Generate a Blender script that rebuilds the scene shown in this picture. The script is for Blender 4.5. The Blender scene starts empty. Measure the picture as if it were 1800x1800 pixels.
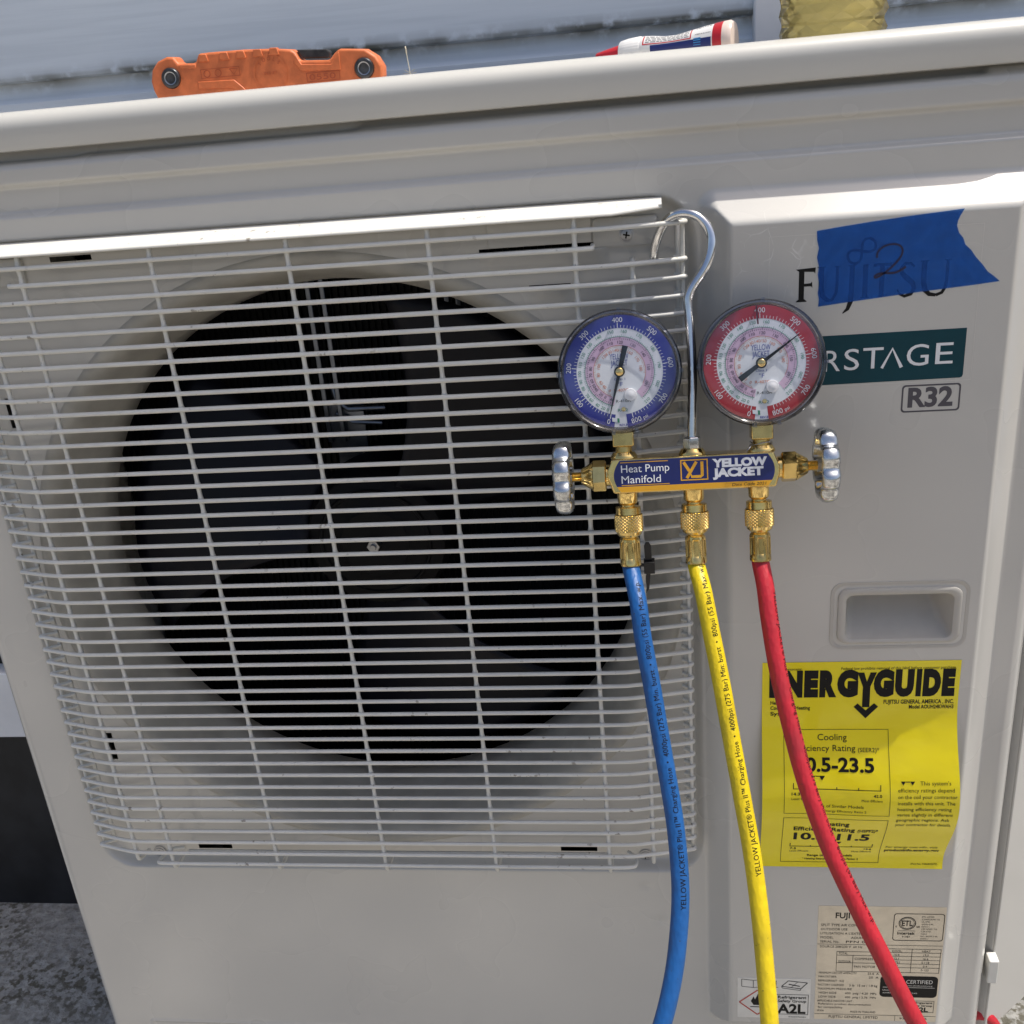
import bpy, math, random
import numpy as np
from mathutils import Matrix, Vector
random.seed(4); rng = np.random.RandomState(7)
SC = bpy.context.scene
COL = SC.collection
MM = 0.001
rad = math.radians

# ------------------------------------------------------------------ camera
cam_d = bpy.data.cameras.new('camera'); cam = bpy.data.objects.new('camera', cam_d); COL.objects.link(cam)
right = Vector((0.99120669, 0.10446688, -0.0812156))
down = Vector((-0.03368716, -0.39432343, -0.91835407))
fwd = Vector((-0.1279628, 0.91301462, -0.38733683))
M = Matrix.Identity(4)
for i in range(3):
    M[i][0] = right[i]; M[i][1] = -down[i]; M[i][2] = -fwd[i]
M.translation = Vector((0.43232, -0.70028, 0.09954))
cam.matrix_world = M
cam_d.sensor_width = 36; cam_d.lens = 36 * 1839.88 / 1800
cam_d.clip_start = 0.02; cam_d.clip_end = 200
SC.camera = cam

# ------------------------------------------------------------------ light
SUN = Vector((0.42, 0.03, 0.95)).normalized()          # towards the sun: high, a little to the right, just behind the unit's face
elev = math.asin(SUN.z); azim = math.atan2(SUN.x, SUN.y)
W = bpy.data.worlds.new('World'); SC.world = W; W.use_nodes = True
wn = W.node_tree.nodes; wl = W.node_tree.links; wn.clear()
sky = wn.new('ShaderNodeTexSky'); sky.sky_type = 'NISHITA'; sky.sun_disc = False
sky.sun_elevation = elev; sky.sun_rotation = azim; sky.altitude = 50; sky.dust_density = 4.0; sky.air_density = 0.8; sky.ozone_density = 0.4
bg = wn.new('ShaderNodeBackground'); bg.inputs['Strength'].default_value = 0.10
wo = wn.new('ShaderNodeOutputWorld')
wl.new(sky.outputs[0], bg.inputs['Color']); wl.new(bg.outputs[0], wo.inputs['Surface'])
sd = bpy.data.lights.new('sun', 'SUN'); sd.energy = 3.2; sd.angle = rad(0.53); sd.color = (1.0, 0.95, 0.87)
so = bpy.data.objects.new('sun', sd); COL.objects.link(so)
so.rotation_euler = SUN.to_track_quat('Z', 'Y').to_euler(); so.location = (1, 0.3, 3)
vs = SC.view_settings; vs.view_transform = 'Standard'; vs.look = 'None'; vs.gamma = 1; vs.use_curve_mapping = False
vs.exposure = 0.55
SC.render.engine = 'CYCLES'
SC.cycles.max_bounces = 10; SC.cycles.transparent_max_bounces = 24; SC.cycles.glossy_bounces = 5; SC.cycles.transmission_bounces = 8
SC.cycles.diffuse_bounces = 5
SC.cycles.caustics_reflective = False; SC.cycles.caustics_refractive = False

# ------------------------------------------------------------------ materials
def new_mat(name):
    m = bpy.data.materials.new(name); m.use_nodes = True
    nt = m.node_tree; p = nt.nodes['Principled BSDF']; o = nt.nodes['Material Output']
    return m, nt, p, o
def tex(nt, kind='ShaderNodeTexNoise', scale=50., detail=4., coord='Object', **kw):
    c = nt.nodes.new('ShaderNodeTexCoord'); n = nt.nodes.new(kind)
    nt.links.new(c.outputs[coord], n.inputs['Vector']); n.inputs['Scale'].default_value = scale
    if 'Detail' in n.inputs: n.inputs['Detail'].default_value = detail
    return n
def ramp(nt, src, stops):
    r = nt.nodes.new('ShaderNodeValToRGB'); nt.links.new(src, r.inputs[0])
    r.color_ramp.interpolation = 'EASE'; e = r.color_ramp.elements
    while len(e) < len(stops): e.new(0.5)
    for k, (pos, c) in enumerate(stops):
        e[k].position = pos; e[k].color = (*c, 1) if len(c) == 3 else c
    return r
def mixc(nt, a, b, fac):
    m = nt.nodes.new('ShaderNodeMix'); m.data_type = 'RGBA'
    for sock, v in ((m.inputs[6], a), (m.inputs[7], b)):
        if isinstance(v, tuple): sock.default_value = (*v, 1)
        else: nt.links.new(v, sock)
    if isinstance(fac, float): m.inputs[0].default_value = fac
    else: nt.links.new(fac, m.inputs[0])
    return m.outputs[2]
def add_bump(nt, p, src, strength, dist=0.0005):
    b = nt.nodes.new('ShaderNodeBump'); b.inputs['Strength'].default_value = strength; b.inputs['Distance'].default_value = dist
    nt.links.new(src, b.inputs['Height']); nt.links.new(b.outputs[0], p.inputs['Normal']); return b
def simple(name, col, rough=0.5, metal=0.0, var=0.0, vscale=60, bump=0.0, bscale=400, coat=0.0, spec=None, rvar=0.0):
    m, nt, p, o = new_mat(name)
    p.inputs['Base Color'].default_value = (*col, 1); p.inputs['Roughness'].default_value = rough; p.inputs['Metallic'].default_value = metal
    p.inputs['Coat Weight'].default_value = coat; p.inputs['Coat Roughness'].default_value = 0.12
    if spec is not None: p.inputs['Specular IOR Level'].default_value = spec
    if var:
        n = tex(nt, scale=vscale, detail=6)
        r = ramp(nt, n.outputs[0], [(0.3, tuple(c * (1 - var) for c in col)), (0.7, tuple(min(1, c * (1 + var)) for c in col))])
        nt.links.new(r.outputs[0], p.inputs['Base Color'])
    if rvar:
        n = tex(nt, scale=vscale * 0.7, detail=5)
        mr = nt.nodes.new('ShaderNodeMapRange'); nt.links.new(n.outputs[0], mr.inputs[0])
        mr.inputs[1].default_value = 0.3; mr.inputs[2].default_value = 0.7
        mr.inputs[3].default_value = max(0.02, rough - rvar); mr.inputs[4].default_value = rough + rvar
        nt.links.new(mr.outputs[0], p.inputs['Roughness'])
    if bump:
        n = tex(nt, scale=bscale, detail=3); add_bump(nt, p, n.outputs[0], bump)
    return m

def paint_mat(name, col, rough=0.36, specks=True, scuffs=False):
    """enamel on sheet metal: faint orange peel, dust film, small dark and pale grains"""
    m, nt, p, o = new_mat(name)
    n1 = tex(nt, scale=6, detail=2)
    base = ramp(nt, n1.outputs[0], [(0.2, tuple(c * 0.97 for c in col)), (0.8, tuple(min(1, c * 1.02) for c in col))]).outputs[0]
    if specks:
        v = tex(nt, 'ShaderNodeTexVoronoi', scale=46); v.feature = 'F1'
        r = ramp(nt, v.outputs['Distance'], [(0.018, (1, 1, 1)), (0.032, (0, 0, 0))])
        g = tex(nt, scale=17, detail=2); rg = ramp(nt, g.outputs[0], [(0.50, (0, 0, 0)), (0.55, (1, 1, 1))])
        mm = nt.nodes.new('ShaderNodeMath'); mm.operation = 'MULTIPLY'; nt.links.new(r.outputs[0], mm.inputs[0]); nt.links.new(rg.outputs[0], mm.inputs[1])
        base = mixc(nt, base, (0.16, 0.13, 0.10), mm.outputs[0])
        v2 = tex(nt, 'ShaderNodeTexVoronoi', scale=120)
        r2 = ramp(nt, v2.outputs['Distance'], [(0.03, (1, 1, 1)), (0.05, (0, 0, 0))])
        g2 = tex(nt, scale=8, detail=3); rg2 = ramp(nt, g2.outputs[0], [(0.48, (0, 0, 0)), (0.58, (1, 1, 1))])
        m2 = nt.nodes.new('ShaderNodeMath'); m2.operation = 'MULTIPLY'; nt.links.new(r2.outputs[0], m2.inputs[0]); nt.links.new(rg2.outputs[0], m2.inputs[1])
        base = mixc(nt, base, (0.85, 0.84, 0.8), m2.outputs[0])
    if scuffs:
        # pale hairline scuffs in one patch of the raised panel
        c = nt.nodes.new('ShaderNodeTexCoord')
        w = nt.nodes.new('ShaderNodeTexNoise'); w.inputs['Scale'].default_value = 30; nt.links.new(c.outputs['Object'], w.inputs['Vector'])
        mx = nt.nodes.new('ShaderNodeMix'); mx.data_type = 'VECTOR'; mx.inputs[0].default_value = 0.02
        nt.links.new(c.outputs['Object'], mx.inputs[4]); nt.links.new(w.outputs['Color'], mx.inputs[5])
        v3 = nt.nodes.new('ShaderNodeTexVoronoi'); v3.feature = 'DISTANCE_TO_EDGE'; v3.inputs['Scale'].default_value = 62
        nt.links.new(mx.outputs[1], v3.inputs['Vector'])
        e = ramp(nt, v3.outputs['Distance'], [(0.006, (1, 1, 1)), (0.022, (0, 0, 0))])
        br = tex(nt, scale=70, detail=3); rb = ramp(nt, br.outputs[0], [(0.45, (0, 0, 0)), (0.62, (1, 1, 1))])
        d = nt.nodes.new('ShaderNodeVectorMath'); d.operation = 'DISTANCE'; nt.links.new(c.outputs['Object'], d.inputs[0]); d.inputs[1].default_value = (0.520, 0.0, -0.024)
        rd = ramp(nt, d.outputs['Value'], [(0.012, (0.55, 0.55, 0.55)), (0.034, (0, 0, 0))])
        a = nt.nodes.new('ShaderNodeMath'); a.operation = 'MULTIPLY'; nt.links.new(e.outputs[0], a.inputs[0]); nt.links.new(rb.outputs[0], a.inputs[1])
        b = nt.nodes.new('ShaderNodeMath'); b.operation = 'MULTIPLY'; nt.links.new(a.outputs[0], b.inputs[0]); nt.links.new(rd.outputs[0], b.inputs[1])
        base = mixc(nt, base, (0.86, 0.85, 0.82), b.outputs[0])
    nt.links.new(base, p.inputs['Base Color'])
    p.inputs['Coat Weight'].default_value = 0.8; p.inputs['Coat Roughness'].default_value = 0.13
    rr = tex(nt, scale=10, detail=2); mr = nt.nodes.new('ShaderNodeMapRange'); nt.links.new(rr.outputs[0], mr.inputs[0])
    mr.inputs[1].default_value = 0.3; mr.inputs[2].default_value = 0.7; mr.inputs[3].default_value = rough - 0.05; mr.inputs[4].default_value = rough + 0.08
    nt.links.new(mr.outputs[0], p.inputs['Roughness'])
    # orange peel and slight waviness of the pressed sheet
    n2 = tex(nt, scale=900, detail=2); n3 = tex(nt, scale=7, detail=1)
    b1 = nt.nodes.new('ShaderNodeBump'); b1.inputs['Strength'].default_value = 0.25; b1.inputs['Distance'].default_value = 0.004
    nt.links.new(n3.outputs[0], b1.inputs['Height'])
    b2 = nt.nodes.new('ShaderNodeBump'); b2.inputs['Strength'].default_value = 0.06; b2.inputs['Distance'].default_value = 0.0004
    nt.links.new(n2.outputs[0], b2.inputs['Height']); nt.links.new(b1.outputs[0], b2.inputs['Normal']); nt.links.new(b2.outputs[0], p.inputs['Normal'])
    return m

CREAM = (0.555, 0.543, 0.51)
M_paint = paint_mat('beige_enamel', CREAM, 0.27, True, True)
M_cap = paint_mat('beige_enamel_lid', (0.58, 0.57, 0.53), 0.38, True)
M_dusty = simple('dusty_enamel', (0.47, 0.45, 0.40), 0.5, var=0.12, vscale=35, bump=0.1, bscale=500)
def wire_mat():
    m, nt, p, o = new_mat('powder_coated_wire'); col = (0.73, 0.72, 0.67)
    n = tex(nt, scale=60, detail=6); base = ramp(nt, n.outputs[0], [(0.3, tuple(c * 0.93 for c in col)), (0.7, col)]).outputs[0]
    c = tex(nt, scale=170, detail=5); r = ramp(nt, c.outputs[0], [(0.63, (0, 0, 0)), (0.70, (0.8, 0.8, 0.8))])
    g = tex(nt, scale=9, detail=3); rg = ramp(nt, g.outputs[0], [(0.44, (0, 0, 0)), (0.62, (1, 1, 1))])
    a = nt.nodes.new('ShaderNodeMath'); a.operation = 'MULTIPLY'; nt.links.new(r.outputs[0], a.inputs[0]); nt.links.new(rg.outputs[0], a.inputs[1])
    base = mixc(nt, base, (0.20, 0.17, 0.13), a.outputs[0])
    nt.links.new(base, p.inputs['Base Color']); p.inputs['Roughness'].default_value = 0.38
    b = tex(nt, scale=500, detail=2); add_bump(nt, p, b.outputs[0], 0.12); return m
M_wire = wire_mat()
M_black = simple('black_plastic', (0.004, 0.004, 0.005), 0.6, var=0.2, vscale=30, spec=0.18)
M_blade = simple('navy_black_plastic', (0.004, 0.0045, 0.009), 0.45, var=0.15, vscale=25, spec=0.28)
M_inner = simple('dark_interior', (0.02, 0.019, 0.017), 0.7)
M_coil = simple('coil_fins', (0.008, 0.008, 0.008), 0.7, metal=0.0, var=0.3, vscale=200)
M_steel = simple('galvanised_steel', (0.42, 0.43, 0.45), 0.34, metal=1.0, var=0.12, vscale=90, rvar=0.08)
M_dsteel = simple('dull_bracket_steel', (0.20, 0.22, 0.26), 0.3, metal=0.9, var=0.15)
M_chrome = simple('chrome', (0.74, 0.75, 0.77), 0.14, metal=1.0, var=0.06, vscale=150, rvar=0.06)
M_zinc = simple('zinc_plated_cast', (0.62, 0.64, 0.66), 0.24, metal=1.0, var=0.16, vscale=120, bump=0.12, bscale=260, rvar=0.09)
M_copper = simple('coppery_nut', (0.68, 0.52, 0.46), 0.3, metal=1.0)
M_brass = simple('brass', (0.90, 0.66, 0.25), 0.15, metal=1.0, var=0.10, vscale=130, rvar=0.09, bump=0.05, bscale=600)
M_brassd = simple('brass_darker', (0.66, 0.48, 0.18), 0.20, metal=1.0, var=0.14, vscale=150, rvar=0.08)
M_white = simple('white_print', (0.82, 0.83, 0.85), 0.5)
M_dialw = simple('dial_white', (0.74, 0.77, 0.80), 0.5, var=0.03)
M_ink = simple('black_ink', (0.008, 0.008, 0.008), 0.5, spec=0.2)
M_greyink = simple('grey_ink', (0.075, 0.07, 0.085), 0.45)
M_green = simple('green_ink', (0.02, 0.22, 0.12), 0.5)
M_orange_ink = simple('orange_ink', (0.55, 0.14, 0.03), 0.5)
M_purple = simple('mauve_ring', (0.62, 0.44, 0.58), 0.5)
M_dblue = simple('dial_blue', (0.022, 0.03, 0.27), 0.42)
M_dred = simple('dial_red', (0.40, 0.022, 0.035), 0.42)
M_inkblue = simple('blue_ink', (0.03, 0.05, 0.30), 0.5)
M_navy = simple('navy_sticker', (0.010, 0.014, 0.115), 0.22, coat=0.4, var=0.08)
M_amber = simple('amber_sticker', (0.72, 0.36, 0.015), 0.25, coat=0.4)
M_teal = simple('teal_badge', (0.002, 0.048, 0.066), 0.5, var=0.06, spec=0.25)
M_case = simple('gauge_case', (0.02, 0.02, 0.022), 0.35)
M_plugw = simple('white_plug', (0.85, 0.85, 0.86), 0.4)
M_rubber = simple('black_nylon', (0.014, 0.014, 0.015), 0.4)
M_trim = simple('white_trim_paint', (0.84, 0.85, 0.87), 0.55, var=0.06, vscale=12, bump=0.15, bscale=90)
M_plinth = simple('black_foundation_paint', (0.013, 0.013, 0.015), 0.6, var=0.5, vscale=18, bump=0.3, bscale=60)
M_orange = simple('orange_handle', (0.62, 0.16, 0.05), 0.48, var=0.10, vscale=160, bump=0.15, bscale=500)
M_tubew = simple('tube_white', (0.80, 0.79, 0.77), 0.35)
M_tuber = simple('tube_red', (0.55, 0.02, 0.03), 0.3)
M_clearbase = simple('tube_translucent', (0.75, 0.62, 0.55), 0.25)
M_straw = simple('dry_grass', (0.55, 0.50, 0.38), 0.6)
M_redline = simple('red_line', (0.50, 0.06, 0.04), 0.5)

def hose_mat(name, col):
    m, nt, p, o = new_mat(name)
    n = tex(nt, scale=140, detail=4)
    r = ramp(nt, n.outputs[0], [(0.3, tuple(c * 0.86 for c in col)), (0.7, col)])
    g = tex(nt, scale=35, detail=8); rg = ramp(nt, g.outputs[0], [(0.50, (0, 0, 0)), (0.72, (0.42, 0.42, 0.42))])
    s2 = tex(nt, scale=420, detail=2); rs = ramp(nt, s2.outputs[0], [(0.70, (0, 0, 0)), (0.76, (0.6, 0.6, 0.6))])
    cc = mixc(nt, r.outputs[0], tuple(c * 0.35 + 0.02 for c in col), rg.outputs[0]); cc = mixc(nt, cc, (0.03, 0.028, 0.025), rs.outputs[0])
    nt.links.new(cc, p.inputs['Base Color']); p.inputs['Roughness'].default_value = 0.46
    c = nt.nodes.new('ShaderNodeTexCoord'); w = nt.nodes.new('ShaderNodeTexVoronoi'); w.inputs['Scale'].default_value = 420
    mp = nt.nodes.new('ShaderNodeMapping'); mp.inputs['Rotation'].default_value = (0.5, 0.6, 0.4); mp.inputs['Scale'].default_value = (1, 0.55, 0.4)
    nt.links.new(c.outputs['Object'], mp.inputs[0]); nt.links.new(mp.outputs[0], w.inputs['Vector'])
    add_bump(nt, p, w.outputs['Distance'], 0.32, 0.0009)
    return m
M_hblue = hose_mat('blue_hose_rubber', (0.008, 0.098, 0.33))
M_hyel = hose_mat('yellow_hose_rubber', (0.80, 0.60, 0.006))
M_hred = hose_mat('red_hose_rubber', (0.50, 0.016, 0.030))

def lens_mat(name, tint, base=0.03, rough=0.03):
    m, nt, p, o = new_mat(name); nt.nodes.remove(p)
    t = nt.nodes.new('ShaderNodeBsdfTransparent'); t.inputs[0].default_value = (*tint, 1)
    g = nt.nodes.new('ShaderNodeBsdfGlossy'); g.inputs['Roughness'].default_value = rough; g.inputs[0].default_value = (0.95, 0.95, 0.95, 1)
    f = nt.nodes.new('ShaderNodeFresnel'); f.inputs['IOR'].default_value = 1.45
    n = tex(nt, scale=60, detail=3); mr = nt.nodes.new('ShaderNodeMapRange'); nt.links.new(n.outputs[0], mr.inputs[0])
    mr.inputs[1].default_value = 0.35; mr.inputs[2].default_value = 0.7; mr.inputs[3].default_value = 0.0; mr.inputs[4].default_value = base
    a = nt.nodes.new('ShaderNodeMath'); a.operation = 'ADD'; nt.links.new(f.outputs[0], a.inputs[0]); nt.links.new(mr.outputs[0], a.inputs[1])
    mx = nt.nodes.new('ShaderNodeMixShader'); nt.links.new(a.outputs[0], mx.inputs[0]); nt.links.new(t.outputs[0], mx.inputs[1]); nt.links.new(g.outputs[0], mx.inputs[2])
    nt.links.new(mx.outputs[0], o.inputs['Surface']); return m
M_lens = lens_mat('clear_lens', (0.97, 0.97, 0.98), 0.10, 0.10)
M_bezel = lens_mat('clear_bezel', (0.80, 0.80, 0.86), 0.10, 0.08)
def liquid_mat():
    m, nt, p, o = new_mat('yellow_liquid_bottle'); nt.nodes.remove(p)
    t = nt.nodes.new('ShaderNodeBsdfTransparent'); t.inputs[0].default_value = (1.0, 0.93, 0.62, 1)
    rf = nt.nodes.new('ShaderNodeBsdfRefraction'); rf.inputs[0].default_value = (1.0, 0.92, 0.58, 1); rf.inputs['IOR'].default_value = 1.16; rf.inputs['Roughness'].default_value = 0.04
    tr = nt.nodes.new('ShaderNodeBsdfTranslucent'); tr.inputs[0].default_value = (1.0, 0.86, 0.42, 1)
    g = nt.nodes.new('ShaderNodeBsdfGlossy'); g.inputs['Roughness'].default_value = 0.06
    m1 = nt.nodes.new('ShaderNodeMixShader'); m1.inputs[0].default_value = 0.5; nt.links.new(t.outputs[0], m1.inputs[1]); nt.links.new(rf.outputs[0], m1.inputs[2])
    m2 = nt.nodes.new('ShaderNodeMixShader'); m2.inputs[0].default_value = 0.34; nt.links.new(m1.outputs[0], m2.inputs[1]); nt.links.new(tr.outputs[0], m2.inputs[2])
    df = nt.nodes.new('ShaderNodeBsdfDiffuse'); df.inputs[0].default_value = (1.0, 0.78, 0.26, 1); m4 = nt.nodes.new('ShaderNodeMixShader'); m4.inputs[0].default_value = 0.10; nt.links.new(m2.outputs[0], m4.inputs[1]); nt.links.new(df.outputs[0], m4.inputs[2]); m2 = m4
    f = nt.nodes.new('ShaderNodeFresnel'); f.inputs['IOR'].default_value = 1.4
    m3 = nt.nodes.new('ShaderNodeMixShader'); nt.links.new(f.outputs[0], m3.inputs[0]); nt.links.new(m2.outputs[0], m3.inputs[1]); nt.links.new(g.outputs[0], m3.inputs[2])
    n = tex(nt, scale=18, detail=2); b = nt.nodes.new('ShaderNodeBump'); b.inputs['Strength'].default_value = 0.04; b.inputs['Distance'].default_value = 0.006
    nt.links.new(n.outputs[0], b.inputs['Height'])
    for q in (rf, g, tr): nt.links.new(b.outputs[0], q.inputs['Normal'])
    nt.links.new(m3.outputs[0], o.inputs['Surface']); return m
M_bottle = liquid_mat()
def tape_mat():
    m, nt, p, o = new_mat('blue_masking_tape')
    n = tex(nt, scale=160, detail=4); r = ramp(nt, n.outputs[0], [(0.3, (0.005, 0.095, 0.42)), (0.7, (0.008, 0.130, 0.54))])
    nt.links.new(r.outputs[0], p.inputs['Base Color']); p.inputs['Roughness'].default_value = 0.5
    n2 = tex(nt, 'ShaderNodeTexWave', scale=260); n2.inputs['Distortion'].default_value = 9; n2.inputs['Detail'].default_value = 3; n2.inputs['Detail Scale'].default_value = 2
    bb = add_bump(nt, p, n2.outputs[0], 0.35, 0.0005)
    n5 = tex(nt, scale=22, detail=3); b5 = nt.nodes.new('ShaderNodeBump'); b5.inputs['Strength'].default_value = 0.6; b5.inputs['Distance'].default_value = 0.008; nt.links.new(n5.outputs[0], b5.inputs['Height']); nt.links.new(b5.outputs[0], bb.inputs['Normal'])
    t = nt.nodes.new('ShaderNodeBsdfTransparent'); t.inputs[0].default_value = (0.55, 0.78, 1.0, 1)
    mx = nt.nodes.new('ShaderNodeMixShader'); mx.inputs[0].default_value = 0.40
    nt.links.new(t.outputs[0], mx.inputs[1]); nt.links.new(p.outputs[0], mx.inputs[2]); nt.links.new(mx.outputs[0], o.inputs['Surface'])
    return m
M_tape = tape_mat()
def eg_mat():
    m, nt, p, o = new_mat('yellow_gloss_paper')
    n = tex(nt, scale=30, detail=5); r = ramp(nt, n.outputs[0], [(0.3, (0.88, 0.73, 0.002)), (0.7, (0.92, 0.78, 0.004))])
    nt.links.new(r.outputs[0], p.inputs['Base Color']); p.inputs['Roughness'].default_value = 0.26; p.inputs['Coat Weight'].default_value = 0.3
    n2 = tex(nt, scale=38, detail=3); add_bump(nt, p, n2.outputs[0], 0.22, 0.004)
    return m
M_eg = eg_mat()
M_foil = simple('silver_plate_foil', (0.62, 0.57, 0.48), 0.36, metal=0.55, var=0.07, vscale=60, bump=0.12, bscale=900)
M_foilw = simple('pale_sticker_foil', (0.70, 0.70, 0.68), 0.36, metal=0.25, var=0.05, vscale=60, bump=0.1, bscale=900)

def siding_mat():
    m, nt, p, o = new_mat('old_white_siding')
    c = nt.nodes.new('ShaderNodeTexCoord'); mp = nt.nodes.new('ShaderNodeMapping'); mp.inputs['Scale'].default_value = (0.5, 1, 14)
    nt.links.new(c.outputs['Object'], mp.inputs[0])
    n = nt.nodes.new('ShaderNodeTexNoise'); n.inputs['Scale'].default_value = 14; n.inputs['Detail'].default_value = 8; nt.links.new(mp.outputs[0], n.inputs['Vector'])
    base = ramp(nt, n.outputs[0], [(0.3, (0.68, 0.75, 0.82)), (0.65, (0.74, 0.81, 0.88))]).outputs[0]
    # green-brown mildew in blotches, thickest along the lower lip of every board; it also paints in the lap shadow (attribute 'lip')
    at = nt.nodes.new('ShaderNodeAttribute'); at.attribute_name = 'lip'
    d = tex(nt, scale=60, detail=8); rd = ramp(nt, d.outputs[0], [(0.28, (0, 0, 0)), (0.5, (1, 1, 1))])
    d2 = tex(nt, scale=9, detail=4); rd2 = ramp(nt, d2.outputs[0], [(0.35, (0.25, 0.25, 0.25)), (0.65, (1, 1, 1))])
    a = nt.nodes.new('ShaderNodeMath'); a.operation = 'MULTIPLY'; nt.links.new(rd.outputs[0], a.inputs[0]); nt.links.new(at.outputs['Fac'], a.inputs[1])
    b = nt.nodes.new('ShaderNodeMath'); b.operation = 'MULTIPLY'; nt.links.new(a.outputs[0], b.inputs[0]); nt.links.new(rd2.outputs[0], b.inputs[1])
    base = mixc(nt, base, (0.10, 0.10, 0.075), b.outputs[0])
    nt.links.new(base, p.inputs['Base Color']); p.inputs['Roughness'].default_value = 0.6
    add_bump(nt, p, n.outputs[0], 0.15, 0.0012)
    return m
M_siding = siding_mat()
def ground_mat():
    m, nt, p, o = new_mat('mossy_concrete')
    n = tex(nt, scale=75, detail=10); base = ramp(nt, n.outputs[0], [(0.30, (0.28, 0.275, 0.26)), (0.5, (0.38, 0.375, 0.355)), (0.70, (0.48, 0.475, 0.455))]).outputs[0]
    n2 = tex(nt, scale=110, detail=8); f = ramp(nt, n2.outputs[0], [(0.47, (0, 0, 0)), (0.6, (1, 1, 1))])
    n4 = tex(nt, scale=5, detail=3); f4 = ramp(nt, n4.outputs[0], [(0.4, (0.1, 0.1, 0.1)), (0.6, (0.9, 0.9, 0.9))])
    mu = nt.nodes.new('ShaderNodeMath'); mu.operation = 'MULTIPLY'; nt.links.new(f.outputs[0], mu.inputs[0]); nt.links.new(f4.outputs[0], mu.inputs[1])
    base = mixc(nt, base, (0.11, 0.10, 0.07), mu.outputs[0])
    n3 = tex(nt, scale=1.3, detail=3); big = ramp(nt, n3.outputs[0], [(0.35, (0.75, 0.75, 0.75)), (0.7, (1, 1, 1))]).outputs[0]
    mm = nt.nodes.new('ShaderNodeMix'); mm.data_type = 'RGBA'; mm.blend_type = 'MULTIPLY'; mm.inputs[0].default_value = 1
    nt.links.new(base, mm.inputs[6]); nt.links.new(big, mm.inputs[7]); nt.links.new(mm.outputs[2], p.inputs['Base Color'])
    p.inputs['Roughness'].default_value = 0.85
    add_bump(nt, p, n.outputs[0], 0.7, 0.012); return m
M_ground = ground_mat()
def bounce_mat():
    m, nt, p, o = new_mat('pale_bounce_concrete')
    n = tex(nt, scale=1.7, detail=5); base = ramp(nt, n.outputs[0], [(0.40, (0.07, 0.064, 0.055)), (0.5, (0.26, 0.24, 0.205)), (0.58, (0.56, 0.52, 0.45))]).outputs[0]  # strong pale and dark patches, added to show as reflections in the front panel
    n2 = tex(nt, scale=40, detail=6); f = ramp(nt, n2.outputs[0], [(0.3, (0.8, 0.8, 0.8)), (0.7, (1, 1, 1))]).outputs[0]
    mm = nt.nodes.new('ShaderNodeMix'); mm.data_type = 'RGBA'; mm.blend_type = 'MULTIPLY'; mm.inputs[0].default_value = 1
    nt.links.new(base, mm.inputs[6]); nt.links.new(f, mm.inputs[7]); nt.links.new(mm.outputs[2], p.inputs['Base Color'])
    p.inputs['Roughness'].default_value = 0.85; add_bump(nt, p, n2.outputs[0], 0.4, 0.004); return m
M_bounce = bounce_mat()

# ------------------------------------------------------------------ mesh helpers (all lengths in millimetres)
def V3(*a): return np.array(a, float)
_tc = {}
def text_mesh(s, bold=0.0, sp=1.0):
    if bold < 0.02: bold = 0.0
    key = (s, bold, sp)
    if key in _tc: return _tc[key]
    cu = bpy.data.curves.new('t', 'FONT'); cu.body = s; cu.size = 1.0; cu.resolution_u = 2 if len(s) > 9 else 4; cu.offset = bold; cu.space_character = sp; cu.fill_mode = 'FRONT'
    ob = bpy.data.objects.new('t', cu)
    me = bpy.data.meshes.new_from_object(ob)
    v = np.array([q.co[:2] for q in me.vertices]) if len(me.vertices) else np.zeros((0, 2))
    f = [tuple(p.vertices) for p in me.polygons]
    bpy.data.objects.remove(ob); bpy.data.curves.remove(cu); bpy.data.meshes.remove(me)
    _tc[key] = (v, f); return v, f
def text_fine(s, bold=0.0, sp=1.0, mx=0.16):
    v, f = text_mesh(s, bold, sp); v = [tuple(q) for q in v]; T_ = []
    for p in f:
        for k in range(1, len(p) - 1): T_.append((p[0], p[k], p[k + 1]))
    mid = {}; out = []
    while T_:
        t = T_.pop(); e = [(math.dist(v[t[i]], v[t[(i + 1) % 3]]), i) for i in range(3)]; m, i = max(e)
        if m < mx: out.append(t); continue
        a, b, c = t[i], t[(i + 1) % 3], t[(i + 2) % 3]; k = (min(a, b), max(a, b))
        if k not in mid: v.append(((v[a][0] + v[b][0]) / 2, (v[a][1] + v[b][1]) / 2)); mid[k] = len(v) - 1
        T_ += [(a, mid[k], c), (mid[k], b, c)]
    return np.array(v), out
_H = text_mesh('H')[0]; CAP = _H[:, 1].max() - _H[:, 1].min(); BASE = _H[:, 1].min()

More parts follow.
